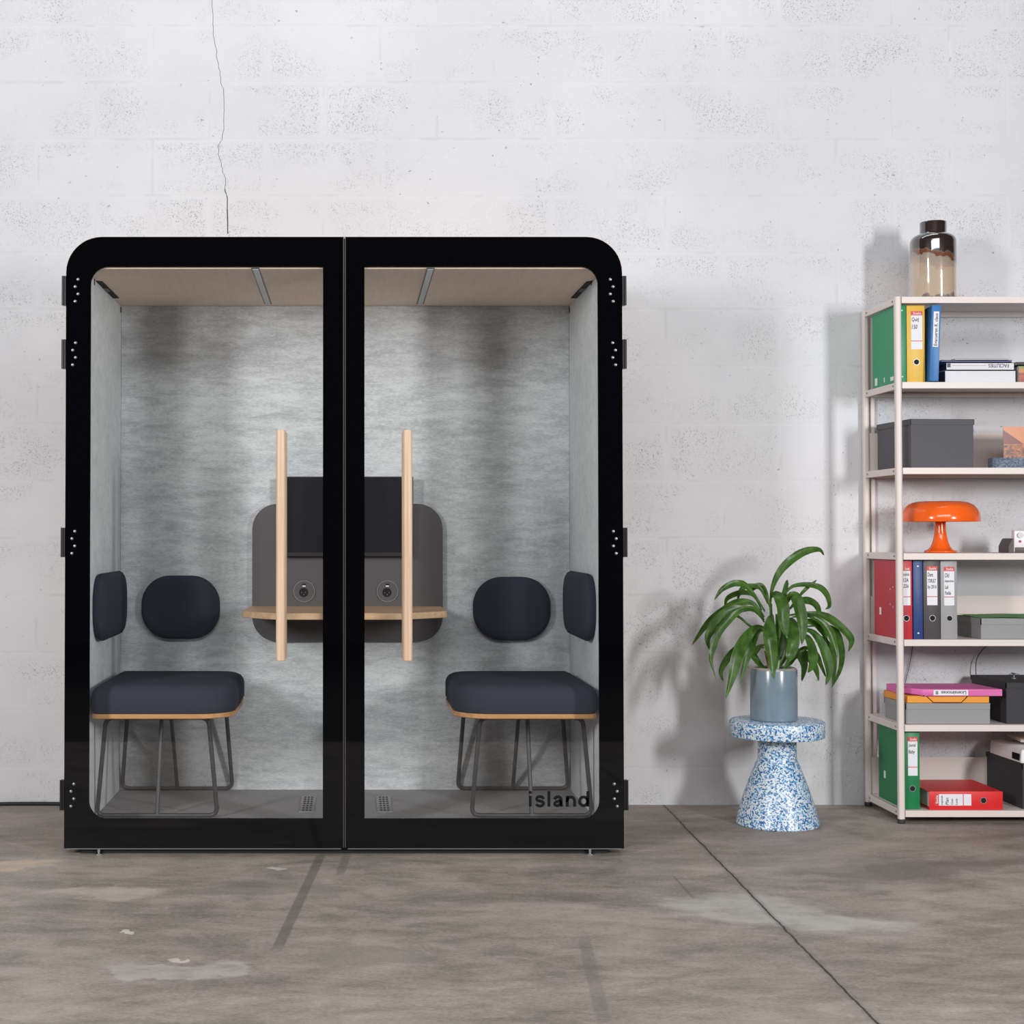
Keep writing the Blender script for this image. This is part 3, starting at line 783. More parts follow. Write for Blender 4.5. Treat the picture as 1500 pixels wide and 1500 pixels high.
for path, w, d0, d1, d2 in LEAVES:
    n = len(path); P = []
    for i, q in enumerate(path):
        f = i / (n - 1)
        dy = d0 + (d1 - d0) * min(1, f * 2) + (d2 - d1) * max(0, f * 2 - 1)
        P.append(LZ(q, dy * 1.15))
    N = 22; C = cat(P, N); wm = w * 0.000503 * 0.5 * 0.86
    bm = new_bm(); rows = []; ph = random.uniform(0, 6)
    for i in range(N):
        f = i / (N - 1)
        t_ = (C[min(i + 1, N - 1)] - C[max(i - 1, 0)]).normalized()
        face = Vector((0.0, -1.0, 0.35))
        wv = t_.cross(face).normalized(); nr = wv.cross(t_).normalized()
        if nr.y > 0: nr = -nr
        prof = (0.16 + 0.84 * math.sin(min(1.0, f / 0.52) * PI / 2) ** 1.5) if f < 0.52 else max(0.0, 1 - ((f - 0.52) / 0.48) ** 2.1)
        ww = wm * prof + 0.0006
        rp_ = 0.0018 * math.sin(f * 15 + ph)
        rows.append([bm.verts.new(C[i] + wv * ww * u - nr * (0.30 * ww * (1 - abs(u))) + nr * (0.0 if abs(u) < 1 else rp_ * u)) for u in (-1, -0.5, 0, 0.5, 1)])
    for a, b in zip(rows, rows[1:]):
        for k in range(4): bm.faces.new((a[k], a[k + 1], b[k + 1], b[k]))
    bmesh.ops.solidify(bm, geom=bm.faces[:], thickness=0.0007)
    part('leaf', bm, M_leaf, plant, sharp=60)

# ------------------------------------------------------------------ shelving unit
YS0, YS1 = 5.895, 6.27                       # front and back posts
rack = thing('shelving_unit', (2.75, 6.08, 0), 'tall cream metal shelving unit holding binders and boxes', 'shelving unit')
ptop = UZ(435, YS0)
XP = UX(1317, YS0); XQ = 3.42
def post(x, y):
    bm = new_bm()
    loft(bm, [[(a, b, z) for a, b in rrect(x - 0.0128, x + 0.0128, y - 0.0128, y + 0.0128, 0.0085, 4)] for z in (0.018, ptop)])
    p = part('post', bm, M_cream, rack)
    bm = new_bm(); lathe(bm, ((0.0135, 0), (0.0145, 0.004), (0.0145, 0.014), (0.012, 0.0185)), (x, y, 0), 20); part('foot', bm, M_foot, p)
for x in (XP, XQ):
    for y in (YS0, YS1): post(x, y)
for x in (XP + 0.032, XQ - 0.032):
    bm = new_bm(); bx(bm, x - 0.008, x + 0.008, YS1 + 0.006, YS1 + 0.011, 0.05, ptop - 0.02); part('back_upright', bm, M_cream, rack)
YE = YS0 - 0.012                             # shelf front edge
SH = [UZ(y, YE) for y in (434.5, 559.5, 685, 810.5, 937, 1062, 1187.5)]
TH_S = 0.0255
for z in SH:
    bm = new_bm()
    bx(bm, XP + 0.013, XQ - 0.013, YE, YE + 0.004, z - TH_S, z, 0.001, 1)
    bx(bm, XP + 0.013, XQ - 0.013, YS1 - 0.004, YS1, z - TH_S, z, 0.001, 1)
    bx(bm, XP + 0.013, XQ - 0.013, YE + 0.002, YS1 - 0.002, z - 0.003, z)
    bx(bm, XP + 0.013, XQ - 0.013, YE + 0.004, YE + 0.03, z - TH_S, z - TH_S + 0.003)
    part('shelf', bm, M_cream, rack)
    for x, sg in ((XP, -1), (XQ, 1)):
        bm = new_bm(); bx(bm, x - 0.005, x + 0.005, YS0 + 0.012, YS1 - 0.012, z - TH_S - 0.001, z, 0.001, 1)
        r_ = part('side_rail', bm, M_cream, rack)
        if sg < 0:
            for y in (YS0 + 0.04, YS1 - 0.035):
                bm = new_bm(); lathe(bm, ((0.0042, 0), (0.0042, 0.0015), (0.002, 0.003)), (0, 0, 0), 12)
                part('screw', bm, M_steel, r_, Matrix.Translation((x - 0.005, y, z - 0.012)) @ Matrix.Rotation(-PI / 2, 4, 'Y'))
for k, py in ((2, 634.5), (4, 873), (6, 1109)):
    bm = new_bm(); bx(bm, XP + 0.012, XQ - 0.012, YS1 - 0.003, YS1 - 0.0005, SH[k] + 0.0005, UZ(py, YS1)); part('back_plate', bm, M_cream, rack)

# ---------------- binders: a lever-arch file in its own frame, spine facing -Y
def cmat(name, c, rough=0.45): return simple(name, rgb(*c), rough, grain=0.03)
def binder(M, w, h, d, col, label, name='ring_binder', lines=(), ring=True, spine_label=True, lh=0.235, dots=False, slim=None, sideprint=None, lbl_dx=0.0):
    bw = 0.0025
    o = M @ Vector((w / 2, d / 2, 0))
    t = thing(name, o, label, 'binder', 'office binders on the shelving unit')
    bm = new_bm()
    bx(bm, 0, bw, 0.002, d, 0, h, 0.0007, 1); bx(bm, w - bw, w, 0.002, d, 0, h, 0.0007, 1); bx(bm, 0, w, 0, bw, 0, h, 0.0010, 2)
    part('cover', bm, col, t, M)
    bm = new_bm(); bx(bm, bw + 0.002, w - bw - 0.004, 0.03, d - 0.012, 0.004, h - 0.016); part('paper', bm, M_paper, t, M)
    if ring:
        zr = h * 0.265; xr = w * 0.52; n = 28; r0 = 0.0125
        b = new_bm(); ring_prism(b, [(xr + r0 * math.cos(2 * PI * k / n), zr + r0 * math.sin(2 * PI * k / n)) for k in range(n)], [(xr + (r0 - 0.0020) * math.cos(2 * PI * k / n), zr + (r0 - 0.0020) * math.sin(2 * PI * k / n)) for k in range(n)], -0.0022, 0.0005)
        rg = part('finger_ring', b, M_steel, t, M)
        b = new_bm(); plate(b, [(xr + (r0 - 0.0019) * math.cos(2 * PI * k / n), zr + (r0 - 0.0019) * math.sin(2 * PI * k / n)) for k in range(n)], -0.0006, 0.0); part('finger_hole', b, M_hole, rg, M)
    if spine_label:
        lx0, lx1 = w * 0.24 + lbl_dx, w * 0.86 + lbl_dx
        if slim: lx0, lx1 = slim
        lz1 = h * 0.925; lz0 = h * 0.43
        b = new_bm(); bx(b, lx0, lx1, -0.0008, 0.0, lz0, lz1)
        lb = part('spine_label', b, M_label, t, M)
        hb = h * 0.055
        b = new_bm(); bx(b, lx0 - 0.0005, lx1 + 0.0005, -0.0014, -0.0006, lz1 - hb, lz1); part('brand_band', b, M_brand, lb, M)
        b = text_bm('Esselte', lx0 + 0.009, lx1 - 0.004, lz1 - hb * 0.8, lz1 - hb * 0.22, -0.0014, 0.02); part('brand_lettering', b, M_white, lb, M, sharp=0)
        zz = lz0 + (lz1 - lz0) * 0.22
        b = new_bm(); bx(b, lx0, lx1, -0.0012, -0.0006, zz - 0.0015, zz + 0.0015); part('label_line', b, M_brand, lb, M)
        z = lz1 - hb - 0.008
        for s_, wd, hh in lines:
            b = text_bm(s_, lx0 + 0.003, lx0 + 0.003 + (lx1 - lx0 - 0.005) * wd, z - hh, z, -0.0008, 0.006, shear=0.15)
            part('handwriting', b, M_pen, lb, M, sharp=0); z -= hh + 0.009
    if dots:
        for zz in (h * 0.075, h * 0.93):
            b = new_bm(); plate(b, [(w * 0.5 + 0.004 * math.cos(k), zz + 0.0028 * math.sin(k)) for k in [2 * PI * i / 14 for i in range(14)]], -0.0012, 0.0)
            part('rivet', b, M_white, t, M)
    if sideprint:
        for (y0, y1, z0, z1) in sideprint:
            b = new_bm(); bx(b, -0.0006, 0.0004, y0, y1, z0, z1); part('side_print', b, M_label, t, M)
    return t
def at(px0, px1, k, ph, y=YS0 + 0.0155):
    """frame of a binder whose spine spans px0..px1 on shelf k and is ph pixels tall"""
    x0, x1 = UX(px0, y), UX(px1, y)
    return Matrix.Translation((x0, y, SH[k] + 0.0006)), x1 - x0, ph / F * y
C_green = cmat('emerald_board', (38, 146, 102)); C_yel = cmat('yellow_board', (222, 178, 62)); C_blue = cmat('blue_board', (46, 112, 176))
C_red = cmat('crimson_board', (186, 40, 56)); C_navy = cmat('navy_board', (28, 60, 118)); C_blk = cmat('charcoal_board', (70, 66, 68)); C_gry = cmat('grey_board', (152, 152, 154))
C_grn2 = cmat('deep_green_board', (14, 122, 70)); C_red2 = cmat('signal_red_board', (216, 36, 38))
M_, w, h = at(1317.5, 1329.5, 1, 114); binder(M_, w, h, 0.29, C_green, 'slim green ring binder first in the row on the second shelf from top', lines=(), ring=False, spine_label=False, dots=True, sideprint=((0.235, 0.262, 0.012, 0.042), (0.15, 0.158, 0.016, 0.036), (0.05, 0.085, 0.014, 0.03)))
M_, w, h = at(1330.5, 1357, 1, 113.5); binder(M_, w, h, 0.285, C_yel, 'yellow lever-arch binder between the slim green and the leaning blue binder', lines=(('Quitj', 0.72, 0.020), ('150', 0.55, 0.017)))
# the leaning blue binder
x0 = UX(1361.5, YE)
Mb = Matrix.Translation((x0 + 0.0015, YE - 0.010, SH[1] + 0.0030)) @ Matrix.Rotation(R(2.4), 4, 'Y') @ Matrix.Rotation(R(-6.5), 4, 'Z')
tb = binder(Mb, 0.034, 0.300, 0.26, C_blue, 'blue ring binder leaning beside the yellow binder', ring=False, spine_label=False)
b = new_bm(); bx(b, 0.007, 0.028, -0.0008, 0.0, 0.135, 0.275); lb = part('spine_label', b, M_label, tb, Mb)
b = text_bm('Evacueren R. claus', 0.140, 0.268, 0.0, 0.013, -0.0008, 0.01)
part('handwriting', b, M_pen, lb, Mb @ Matrix.Translation((0.0238, 0, 0)) @ Matrix.Rotation(-PI / 2, 4, 'Y'), sharp=0)
sp = ((0.205, 0.225, 0.085, 0.115), (0.10, 0.104, 0.19, 0.196), (0.07, 0.074, 0.20, 0.206), (0.10, 0.104, 0.13, 0.136), (0.07, 0.074, 0.12, 0.126))
M_, w, h = at(1317, 1335.5, 4, 114.5); binder(M_, w, h, 0.285, C_red, 'dark red lever-arch binder behind the shelving post', lines=(('comin', 0.9, 0.012), ('12A', 0.78, 0.015), ('226', 0.78, 0.014)), sideprint=sp)
M_, w, h = at(1337, 1351, 4, 114.5); binder(M_, w, h, 0.27, C_navy, 'narrow navy blue ring binder between the red and charcoal binders', ring=False, spine_label=False, dots=True)
M_, w, h = at(1352, 1376.5, 4, 115); binder(M_, w, h, 0.285, C_blk, 'charcoal lever-arch binder between the navy and grey binders', lines=(('Dent', 0.6, 0.016), ('TORULT', 0.9, 0.015), ('by 2016', 0.95, 0.018)), lbl_dx=-0.002)
M_, w, h = at(1377.2, 1401.2, 4, 114); binder(M_, w, h, 0.285, C_gry, 'light grey lever-arch binder at the end of the row of upright binders', lines=(('Old', 0.5, 0.017), ('Inspections', 1.0, 0.012), ('Lab', 0.4, 0.015), ('Padda.', 0.7, 0.014)), lbl_dx=-0.002)
M_, w, h = at(1321.8, 1344.5, 6, 113.5); binder(M_, w, h, 0.285, C_grn2, 'deep green lever-arch binder standing on the bottom shelf', lines=(('Journal', 0.85, 0.017), ('Baby', 0.75, 0.018)), sideprint=((0.205, 0.225, 0.088, 0.118),))
y_ = YE + 0.012
xr_ = UX(1465.5, y_); hz = (1465.5 - 1358) / F * y_
Mr = Matrix.Translation((xr_, y_, SH[6] + 0.0006)) @ Matrix.Rotation(-PI / 2, 4, 'Y')
binder(Mr, 0.072, hz, 0.285, C_red2, 'bright red lever-arch binder lying flat on the bottom shelf', lines=(('Legende', 0.9, 0.009), ('Plan', 0.7, 0.012), ('Cover', 0.62, 0.009), ('Late', 0.6, 0.008)))

# ---------------- boxes with lids
def storage_box(px0, px1, k, pt, pl, d, col, label, y=YE + 0.02, yaw=0.0, zbase=None, wmin=0.0, pb=None):
    z0 = (SH[k] if zbase is None else zbase) + 0.0006
    x0, x1 = UX(px0, y), UX(px1, y)
    hgt, lid = UZ(pt, y) - z0, (pl - pt) / F * y
    M = Matrix.Translation((x0, y, z0)) @ Matrix.Rotation(yaw, 4, 'Z')
    w = max(x1 - x0, wmin)
    t = thing('storage_box', M @ Vector((w / 2, d / 2, 0)), label, 'box', 'lidded card boxes on the shelving unit')
    bm = new_bm(); bx(bm, 0.002, w - 0.002, 0.002, d - 0.002, 0, hgt - 0.004, 0.0012, 1); part('body', bm, col, t, M)
    bm = new_bm()
    bx(bm, 0, w, 0, d, hgt - 0.0025, hgt, 0.001, 1)
    for a in ((0, w, 0, 0.002), (0, w, d - 0.002, d), (0, 0.002, 0, d), (w - 0.002, w, 0, d)): bx(bm, a[0] - 0.0006, a[1] + 0.0006, a[2] - 0.0006, a[3] + 0.0006, hgt - lid, hgt - 0.001)
    part('lid', bm, col, t, M)
    return t, M, w, hgt
B_dark = simple('dark_grey_card', rgb(84, 83, 88), 0.7, grain=0.08, gscale=300)
B_black = simple('blackish_card', rgb(54, 53, 57), 0.75, grain=0.10, gscale=300)
B_grey = simple('mid_grey_card', rgb(146, 146, 147), 0.7, grain=0.05, gscale=300)
storage_box(1335, 1431, 2, 613.5, 622, 0.325, B_dark, 'large dark grey lidded box on the shelf above the orange lamp', yaw=R(3.5))
tG, MG, wG, hG = storage_box(1435.5, 1545, 4, 905.5, 915, 0.235, B_grey, 'light grey flat box under a green sheet', wmin=0.3)
tH, MH, wH, hH = storage_box(1324.5, 1449, 5, 1030, 1039, 0.235, B_grey, 'light grey flat box under the orange and pink folders')
tK, MK, wK, hK = storage_box(1471.5, 1575, 5, 1000, 1008, 0.335, B_black, 'black lidded box beside the stacked pink and orange folders', y=YE + 0.03)
tL, ML, wL, hL = storage_box(1494, 1600, 6, 1119, 1126, 0.335, B_black, 'black box under white packaging on the bottom shelf', y=YE + 0.03)

# green sheet on the grey box
M_gs = simple('green_paper', rgb(164, 214, 152), 0.7)
bm = new_bm()
rows = []
for i in range(9):
    rows.append([])
    for j in range(6):
        f, g = i / 8, j / 5
        rows[-1].append(bm.verts.new((-0.008 + f * 0.31 + 0.004 * g, -0.012 + g * 0.235 - 0.014 * f * (1 - g), hG + 0.0032 + 0.0035 * f * math.sin(g * 2.2) + 0.002 * math.sin(f * 5 + g * 2) ** 2)))
for a, b in zip(rows, rows[1:]):
    for j in range(5): bm.faces.new((a[j], b[j], b[j + 1], a[j + 1]))
bmesh.ops.solidify(bm, geom=bm.faces[:], thickness=0.0022)
tag(part('paper_folder', bm, M_gs, None, MG), 'pale green paper folder lying on a light grey box', 'folder')

# elastic folders
def folder(M, w, d, h, col, label, shear, elastic=True):
    t = thing('elastic_folder', M @ Vector((w / 2, d / 2, 0)), label, 'folder', 'elastic card folders on the grey box')
    bm = new_bm()
    lo = [(0, 0), (w, 0), (w + shear, d), (shear, d)]
    loft(bm, [[(x, y, z) for x, y in lo] for z in (0, h)])
    bmesh.ops.bevel(bm, geom=bm.edges[:], offset=0.0015, segments=1, affect='EDGES')
    part('cover', bm, col, t, M)
    return t
C_org = simple('amber_card', rgb(228, 150, 44), 0.5); C_pnk = simple('pink_card', rgb(216, 106, 172), 0.5); M_el = simple('dark_elastic', rgb(86, 24, 30), 0.8)
zA = hH + 0.0012
wo = (1446 - 1327) / F * 5.93
Mo = MH @ Matrix.Translation((0.006, -0.004, zA))
zp = UZ(1019.7, YE + 0.005)
ho = zp - (SH[5] + 0.0006 + zA) - 0.0008
to = folder(Mo, wo, 0.232, ho, C_org, 'orange elastic folder between the grey box and the pink folder', -0.012)
def elastic(t, M, pts):
    bm = new_bm(); tube(bm, pts, 0.0017, 8); part('elastic_band', bm, M_el, t, M)
elastic(to, Mo, [(0.075, -0.001, ho), (0.102, -0.001, 0.0015), (0.212, -0.001, 0.0015), (0.238, -0.001, ho)])
wp = (1465 - 1349) / F * 5.9
x_p = UX(1349, 5.895)
Mp = Matrix.Translation((x_p, YE + 0.005, zp))
hp_ = 0.0265
tp = thing('elastic_folder', Mp @ Vector((wp / 2, 0.12, 0)), 'pink elastic folder on top of the folder stack, with an upside-down white label', 'folder', 'elastic card folders on the grey box')
bm = new_bm()
lo = [(0, 0), (wp, 0), (wp - 0.020, 0.235), (-0.06, 0.235), (-0.068, 0.09)]
loft(bm, [[(x, y, 0) for x, y in lo], [(x, y, hp_) for x, y in lo]])
bmesh.ops.bevel(bm, geom=bm.edges[:], offset=0.0015, segments=1, affect='EDGES')
part('cover', bm, C_pnk, tp, Mp)
elastic(tp, Mp, [(-0.0695, 0.088, 0.004), (-0.063, 0.076, hp_ + 0.001), (-0.035, 0.084, hp_ + 0.001)])
elastic(tp, Mp, [(-0.0695, 0.088, 0.004), (0.004, -0.002, 0.002)])
b = new_bm(); bx(b, 0.042, 0.178, -0.0008, 0.0016, 0.003, 0.024); lb = part('spine_label', b, M_label, tp, Mp)
b = text_bm('Licensimones', 0.072, 0.170, 0.0065, 0.020, -0.0008, 0.012, flip=True); part('handwriting', b, M_pen, lb, Mp, sharp=0)
b = new_bm(); bx(b, 0.050, 0.060, -0.0014, -0.0006, 0.007, 0.020); part('label_square', b, simple('grey_print', rgb(130, 130, 134), 0.6), lb, Mp)

# ---------------- books lying on the second shelf
zb_ = SH[1] + 0.0006
yk = YE + 0.03
def lying_book(px0, px1, zz, h, d, cov, label, y=yk, blk=True, name='book', pages=None, group='books and magazines lying on the second shelf'):
    x0, x1 = UX(px0, y), UX(px1, y)
    t = thing(name, ((x0 + x1) / 2, y + d / 2, zz), label, 'book', group)
    bm = new_bm()
    th = min(0.0022, h * 0.25)
    bx(bm, x0, x1, y, y + d, zz, zz + th); bx(bm, x0, x1, y, y + d, zz + h - th, zz + h); bx(bm, x0, x1, y, y + th, zz, zz + h)
    part('cover', bm, cov, t)
    bm = new_bm(); bx(bm, x0 + 0.0015, x1 - 0.003, y + th, y + d - 0.004, zz + th, zz + h - th); part('pages', bm, pages or M_paper, t)
    return t
C_wht = simple('glossy_white_cover', rgb(206, 208, 214), 0.45); C_nb = simple('dark_blue_cover', rgb(66, 76, 132), 0.45); C_dk = simple('dark_cover', rgb(70, 66, 70), 0.6)
h1 = UZ(542.5, yk) - zb_
lying_book(1386.5, 1489.5, zb_, h1, 0.225, C_wht, 'thick white book at the bottom of the lying stack on the second shelf', pages=C_dk)
h2 = UZ(531, yk) - zb_ - h1 - 0.0008
tf = lying_book(1388.5, 1487.5, zb_ + h1 + 0.0006, h2, 0.22, C_wht, 'white book whose spine reads FACILITIES upside down', pages=C_dk)
b = text_bm('FACILITIES', UX(1450, yk), UX(1480, yk), zb_ + h1 + 0.011, zb_ + h1 + 0.026, yk - 0.0002, 0.01, flip=True)
part('spine_lettering', b, simple('purple_print', rgb(96, 92, 116), 0.6), tf, sharp=0)
b = new_bm(); bx(b, UX(1389.5, yk), UX(1394.5, yk), yk - 0.0006, yk + 0.0003, zb_ + h1 + 0.012, zb_ + h1 + 0.028); part('spine_emblem', b, simple('violet_print', rgb(88, 86, 112), 0.6), tf)
b = new_bm(); bx(b, UX(1397, yk), UX(1447, yk), yk - 0.0005, yk + 0.0003, zb_ + h1 + 0.0185, zb_ + h1 + 0.0200); part('spine_line', b, simple('grey_line_print', rgb(150, 146, 156), 0.6), tf)
z3 = zb_ + h1 + h2 + 0.0014
lying_book(1381, 1484.5, z3, 0.009, 0.22, C_nb, 'thin dark blue magazine above the FACILITIES book')
lying_book(1401, 1479, z3 + 0.0096, 0.0055, 0.2, M_white, 'thin white booklet on top of the lying books')
# bright books at the frame's edge
C_stripe = None
def stripes():
    t = NT('green_red_stripes'); p = t.pos()
    z = t.n('SeparateXYZ', {0: p}, out=2)
    v = t.math('ADD', z, t.math('MULTIPLY', t.noise(t.scaled((18, 18, 60)), 1.0, 2.0), 0.02))
    r_ = t.t.nodes.new('ShaderNodeValToRGB'); t.t.links.new(t.rng(v, zb_ + 0.01, zb_ + 0.075, smooth=False), r_.inputs[0])
    cr = r_.color_ramp; cr.elements[0].color = rgb(96, 34, 36); cr.elements[1].color = rgb(66, 122, 70)
    for p_, c in ((0.35, rgb(176, 78, 48)), (0.5, rgb(120, 40, 30)), (0.72, rgb(196, 128, 60))): e_ = cr.elements.new(p_); e_.color = c
    return t.done(t.pbsdf(Base_Color=r_.outputs[0], Roughness=0.4))
lying_book(1494.5, 1585, zb_, 0.068, 0.22, stripes(), 'thick book with green, orange and red cover beside the white books')
lying_book(1491.5, 1580, zb_ + 0.0686, 0.013, 0.22, C_dk, 'dark slim book on top of the colourful book')

# ---------------- third shelf: felt tray and postcard
z_ = SH[2] + 0.0006
M_fl = None
def speck():
    t = NT('blue_grey_felt'); a = t.noise(t.scaled((160, 160, 300)), 1.0, 3.0, 0.7)
    return t.done(t.pbsdf(Base_Color=t.mix(t.rng(a, 0.35, 0.65), rgb(70, 82, 100), rgb(134, 148, 164)), Roughness=0.95))
yf = YE + 0.07
xa_, xb_ = UX(1457, yf), UX(1540, yf)
bm = new_bm()
o_ = rrect(xa_, xb_, yf, yf + 0.075, 0.022, 8); i_ = rrect(xa_ + 0.006, xb_ - 0.006, yf + 0.006, yf + 0.069, 0.016, 8)
hz_ = UZ(670.5, yf) - z_
loft(bm, [[(x, y, z_) for x, y in o_], [(x, y, z_ + hz_) for x, y in o_], [(x, y, z_ + hz_) for x, y in i_], [(x, y, z_ + 0.006) for x, y in i_]])
tag(part('felt_tray', bm, speck()), 'low blue-grey speckled felt tray in front of the orange postcard', 'tray')
yc = yf + 0.079
xc0, xc1 = UX(1471, yc), UX(1540, yc); zc1 = UZ(625, yc)
bm = new_bm(); bx(bm, xc0, xc1, yc, yc + 0.0015, z_, zc1)
tag(part('postcard', bm, card_mat(xc0, z_ + 0.04, xc1 - xc0, zc1 - z_ - 0.04)), 'orange picture postcard propped behind the felt tray', 'postcard')

# ---------------- fourth shelf: lamp and instant camera
yl = YE + 0.145
xl = UX(1377.5, yl); zl = SH[3] + 0.0006
M_or = None
def orange():
    t = NT('orange_plastic'); a = t.noise(t.pos(), 8.0, 2.0)
    return t.done(t.pbsdf(Base_Color=t.mix(a, rgb(240, 96, 26), rgb(246, 108, 36)), Roughness=0.16, Coat_Weight=0.3, Subsurface_Weight=0.15, Subsurface_Radius=(0.02, 0.006, 0.002)))
M_or = orange()
lamp = thing('table_lamp', (xl, yl, zl), 'glossy orange mushroom table lamp on the shelf', 'lamp')
sc = yl / F
zb1 = zl; rbs = 22.5 * sc
hs = 75.5 * sc                               # total height
bm = new_bm()
zr0 = 45.5 * sc
lathe(bm, ((rbs - 0.002, 0), (rbs, 0.002), (rbs, 0.007), (rbs - 0.004, 0.010), (rbs * 0.78, 0.013), (rbs * 0.62, 0.024), (rbs * 0.5, 0.042), (rbs * 0.40, 0.068), (rbs * 0.345, 0.095), (rbs * 0.33, zr0 + 0.02)), (xl, yl, zl), 48)
part('lamp_base', bm, M_or, lamp)
rs = 55.5 * sc
bm = new_bm()
hd = hs - zr0
prof = [(rs - 0.004, 0.002), (rs - 0.001, 0.0), (rs, 0.003), (rs * 0.998, hd * 0.18), (rs * 0.975, hd * 0.40), (rs * 0.92, hd * 0.62), (rs * 0.83, hd * 0.80), (rs * 0.70, hd * 0.93), (rs * 0.55, hd * 0.985), (rs * 0.3, hd), (0.004, hd),
        (0.004, hd - 0.004), (rs * 0.55, hd - 0.0055), (rs * 0.69, hd * 0.93 - 0.004), (rs * 0.80, hd * 0.78 - 0.003), (rs * 0.90, hd * 0.58), (rs * 0.95, hd * 0.36), (rs * 0.972, hd * 0.15)]
lathe(bm, prof + [prof[0]], (xl, yl, zl + zr0), 72, cap0=False, cap1=False)
bmesh.ops.remove_doubles(bm, verts=bm.verts[:], dist=1e-5)
part('lamp_shade', bm, M_or, lamp)
ycam = YE + 0.09
zc = SH[3] + 0.0006
xq0, xq1 = UX(1485.5, ycam), UX(1525, ycam)
C_camw = simple('white_camera_plastic', rgb(228, 222, 224), 0.35); C_camb = simple('dark_camera_plastic', rgb(78, 70, 70), 0.5)
icam = thing('instant_camera', ((xq0 + xq1) / 2, ycam + 0.05, zc), 'white and dark grey instant camera on the shelf beside the orange lamp', 'camera')
ht = UZ(777, ycam) - zc
bm = new_bm(); bx(bm, xq0, xq1, ycam, ycam + 0.028, zc + 0.002, zc + ht, 0.004, 2); part('front_plate', bm, C_camw, icam)
bm = new_bm(); dxl = xq0 - UX(1473.5, ycam + 0.03)
prof = [(xq0 - dxl, zc + 0.001), (xq0 + 0.001, zc), (xq0 + 0.001, zc + 0.058), (xq0 - 0.006, zc + 0.054), (xq0 - dxl, zc + 0.026)]
plate(bm, prof, ycam + 0.006, ycam + 0.10); part('body', bm, C_camb, icam)
bm = new_bm(); bx(bm, xq0 + 0.003, xq1 - 0.003, ycam - 0.003, ycam + 0.01, zc + 0.001, zc + 0.022, 0.002); part('film_slot', bm, C_camb, icam)
def cdisc(px, py, r, y0, y1, n=28):
    q = U(px, py, ycam); b = new_bm(); plate(b, [(q.x + r * math.cos(2 * PI * k / n), q.z + r * math.sin(2 * PI * k / n)) for k in range(n)], y0, y1); return b
part('lens', cdisc(1494, 784, 0.0115, ycam - 0.006, ycam), M_steel, icam)
part('shutter_button', cdisc(1494, 793, 0.0052, ycam - 0.003, ycam), simple('red_button', rgb(178, 48, 74), 0.4), icam)

# jar on top of the unit
yv = YS0 + 0.12
VASE_X = UX(1370.5, yv); zv = SH[0] + 0.0006
sv = yv / F; rv = 32.5 * sv
zvt = UZ(326, yv); hv = zvt - zv
bm = new_bm()
po = [(rv - 0.008, 0.0), (rv - 0.002, 0.003), (rv, 0.010), (rv, hv * 0.60), (rv, hv * 0.745), (rv * 0.985, hv * 0.775), (rv * 0.93, hv * 0.807), (rv * 0.82, hv * 0.832), (rv * 0.68, hv * 0.846), (rv * 0.595, hv * 0.855), (rv * 0.585, hv * 0.866), (rv * 0.59, hv * 0.985), (rv * 0.575, hv),
      (rv * 0.545, hv), (rv * 0.54, hv * 0.87), (rv * 0.60, hv * 0.842), (rv * 0.80, hv * 0.818), (rv * 0.93, hv * 0.765), (rv - 0.006, hv * 0.70), (rv - 0.006, 0.014), (rv - 0.012, 0.009)]
lathe(bm, po, (VASE_X, yv, zv), 64)
tag(part('glass_jar', bm, vase_mat(zv, zvt)), 'smoked brown glass jar standing on top of the shelving unit', 'jar')

# packaging on the lower black box, small clip on the upper one, cords
zl_ = SH[6] + 0.0006 + hL + 0.0008
yk2 = YE + 0.045
xw0 = UX(1494, yk2)
pk = thing('paper_package', (xw0 + 0.12, yk2 + 0.15, zl_), 'crumpled white paper package on the lower black box', 'package')
bm = new_bm()
prof0 = rrect(xw0 - 0.002, xw0 + 0.24, yk2, yk2 + 0.29, 0.004, 3)
loops = []
for k_, (z, i_) in enumerate(((0, 0.0), (0.005, 0.0), (0.040, 0.002), (0.052, 0.006), (0.056, 0.02))):
    loops.append([(x + 0.003 * noise.noise(Vector((x * 30, y * 30, k_))), y + 0.003 * noise.noise(Vector((y * 30, x * 30, k_ + 5))), zl_ + z + (0.006 * noise.noise(Vector((x * 15, y * 15, 2))) if z > 0.02 else 0)) for x, y in rrect(xw0 - 0.004, xw0 + 0.24, yk2, yk2 + 0.29, 0.004, 3, i_)])
loft(bm, loops); part('wrapping', bm, M_white, pk)
bm = new_bm(); bx(bm, xw0 - 0.0075, xw0 - 0.0022, yk2 + 0.012, yk2 + 0.075, zl_ + 0.008, zl_ + 0.034, 0.001, 1); part('dark_sticker', bm, M_ink, pk)
bm = new_bm()
tm = new_bm(); bx(tm, 0, 0.2, 0, 0.2, 0, 0.012, 0.004, 2)
merge(bm, tm, Matrix.Translation((xw0 + 0.03, yk2 + 0.08, zl_ + 0.071)) @ Matrix.Rotation(R(3), 4, 'Y') @ Matrix.Rotation(R(-8), 4, 'Z'))
tag(part('folded_paper', bm, simple('brownish_paper', rgb(206, 190, 182), 0.8)), 'folded off-white paper on top of the white package', 'paper')
zk = SH[5] + 0.0006 + hK
q = U(1490, 975, YE + 0.16)
bm = new_bm()
lathe(bm, ((0.011, 0), (0.011, 0.003), (0.003, 0.005), (0.003, 0.016)), (q.x, YE + 0.19, zk + 0.0006), 16)
bx(bm, q.x - 0.018, q.x + 0.022, YE + 0.186, YE + 0.194, zk + 0.016, zk + 0.020, 0.001, 1)
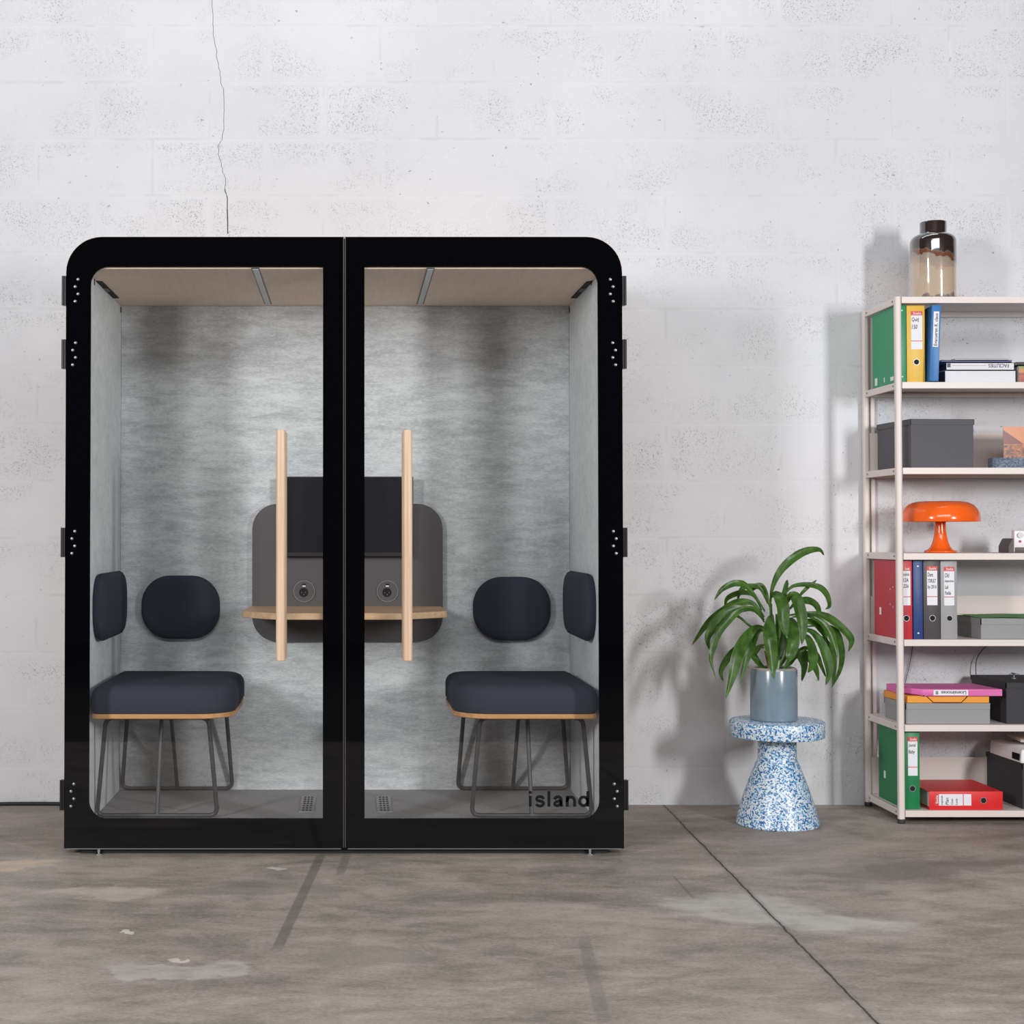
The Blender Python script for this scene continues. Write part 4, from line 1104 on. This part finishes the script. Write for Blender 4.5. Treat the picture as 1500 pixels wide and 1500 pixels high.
bx(bm, q.x - 0.004, q.x + 0.004, YE + 0.17, YE + 0.21, zk + 0.0195, zk + 0.0235, 0.001, 1)
tag(part('metal_stand', bm, M_steel), 'tiny metal stand on top of the black box beside the folders', 'stand')
M_cord = simple('dark_cord', rgb(72, 64, 62), 0.6)
bm = new_bm(); tube(bm, [U(1338, 938, 6.285), U(1335, 960, 6.285), U(1330, 985, 6.285), U(1323, 1010, 6.285), U(1318, 1045, 6.285)], 0.0016, 8, smooth_it=2)
tag(part('power_cord', bm, M_cord), 'thin dark cord hanging on the wall behind the pink folder', 'cord')
bm = new_bm(); tube(bm, [U(1446, 945, 6.285), U(1436, 955, 6.28), U(1430, 966, 6.27), U(1429, 980, 6.26), (U(1430, 990, 6.262))], 0.0018, 8, smooth_it=2)
tag(part('power_cord', bm, M_cord), 'short curved dark cord rising behind the black box', 'cord')
bm = new_bm(); pts = [(-2.35, 6.26, 0.008)] + [(-2.2 + 0.1 * i, 6.272 + 0.012 * math.sin(i * 0.9), 0.008) for i in range(14)] + [(-0.86, 6.262, 0.008)]
tube(bm, pts, 0.0075, 10, smooth_it=2)
tag(part('power_cord', bm, simple('black_rubber_cord', rgb(34, 32, 34), 0.6)), 'thick black cord on the floor along the wall beside the booth', 'cord')
# thin pale thread standing up from the cushion behind the lettered door
bm = new_bm(); tube(bm, [U(706, 985, 6.1), U(712, 972, 6.11), U(720, 961, 6.12), U(733, 953, 6.13), U(744, 950, 6.14)], 0.0009, 6, smooth_it=2)
tag(part('loose_thread', bm, simple('straw_thread', rgb(176, 172, 140), 0.8)), 'thin pale thread curling up behind the stool by the lettered door', 'thread')

# ------------------------------------------------------------------ light
def area(name, loc, target, sx, sy, power, col=(1, 1, 1)):
    l = bpy.data.lights.new(name, 'AREA'); l.shape = 'RECTANGLE'; l.size = sx; l.size_y = sy; l.energy = power; l.color = col
    o = bpy.data.objects.new(name, l); COL.objects.link(o); o.location = loc
    o.rotation_euler = (Vector(target) - Vector(loc)).to_track_quat('-Z', 'Y').to_euler()
area('softbox', (-3.6, 0.3, 2.55), (0.0, 5.8, 1.5), 0.6, 1.3, 232, (1.0, 0.985, 0.98))
area('softbox', (3.97, 0.75, 1.95), (0.4, 5.8, 1.1), 0.4, 1.0, 188, (1.0, 0.985, 0.98))
area('studio_bounce', (0.6, -2.0, 4.5), (0.6, 6.0, 1.3), 6.0, 1.2, 220, (0.98, 0.99, 1.0))
area('ceiling_lamp', (0.4, 5.42, 5.15), (0.4, 5.42, 0.0), 5.0, 0.35, 55, (0.97, 0.985, 1.0))
w_ = bpy.data.worlds.new('world'); S.world = w_; w_.use_nodes = True
w_.node_tree.nodes['Background'].inputs[0].default_value = (0.9, 0.93, 1.0, 1)
w_.node_tree.nodes['Background'].inputs[1].default_value = 0.03
vs = S.view_settings
vs.view_transform = 'Standard'; vs.look = 'None'; vs.gamma = 1.0; vs.exposure = -0.1; vs.use_curve_mapping = False
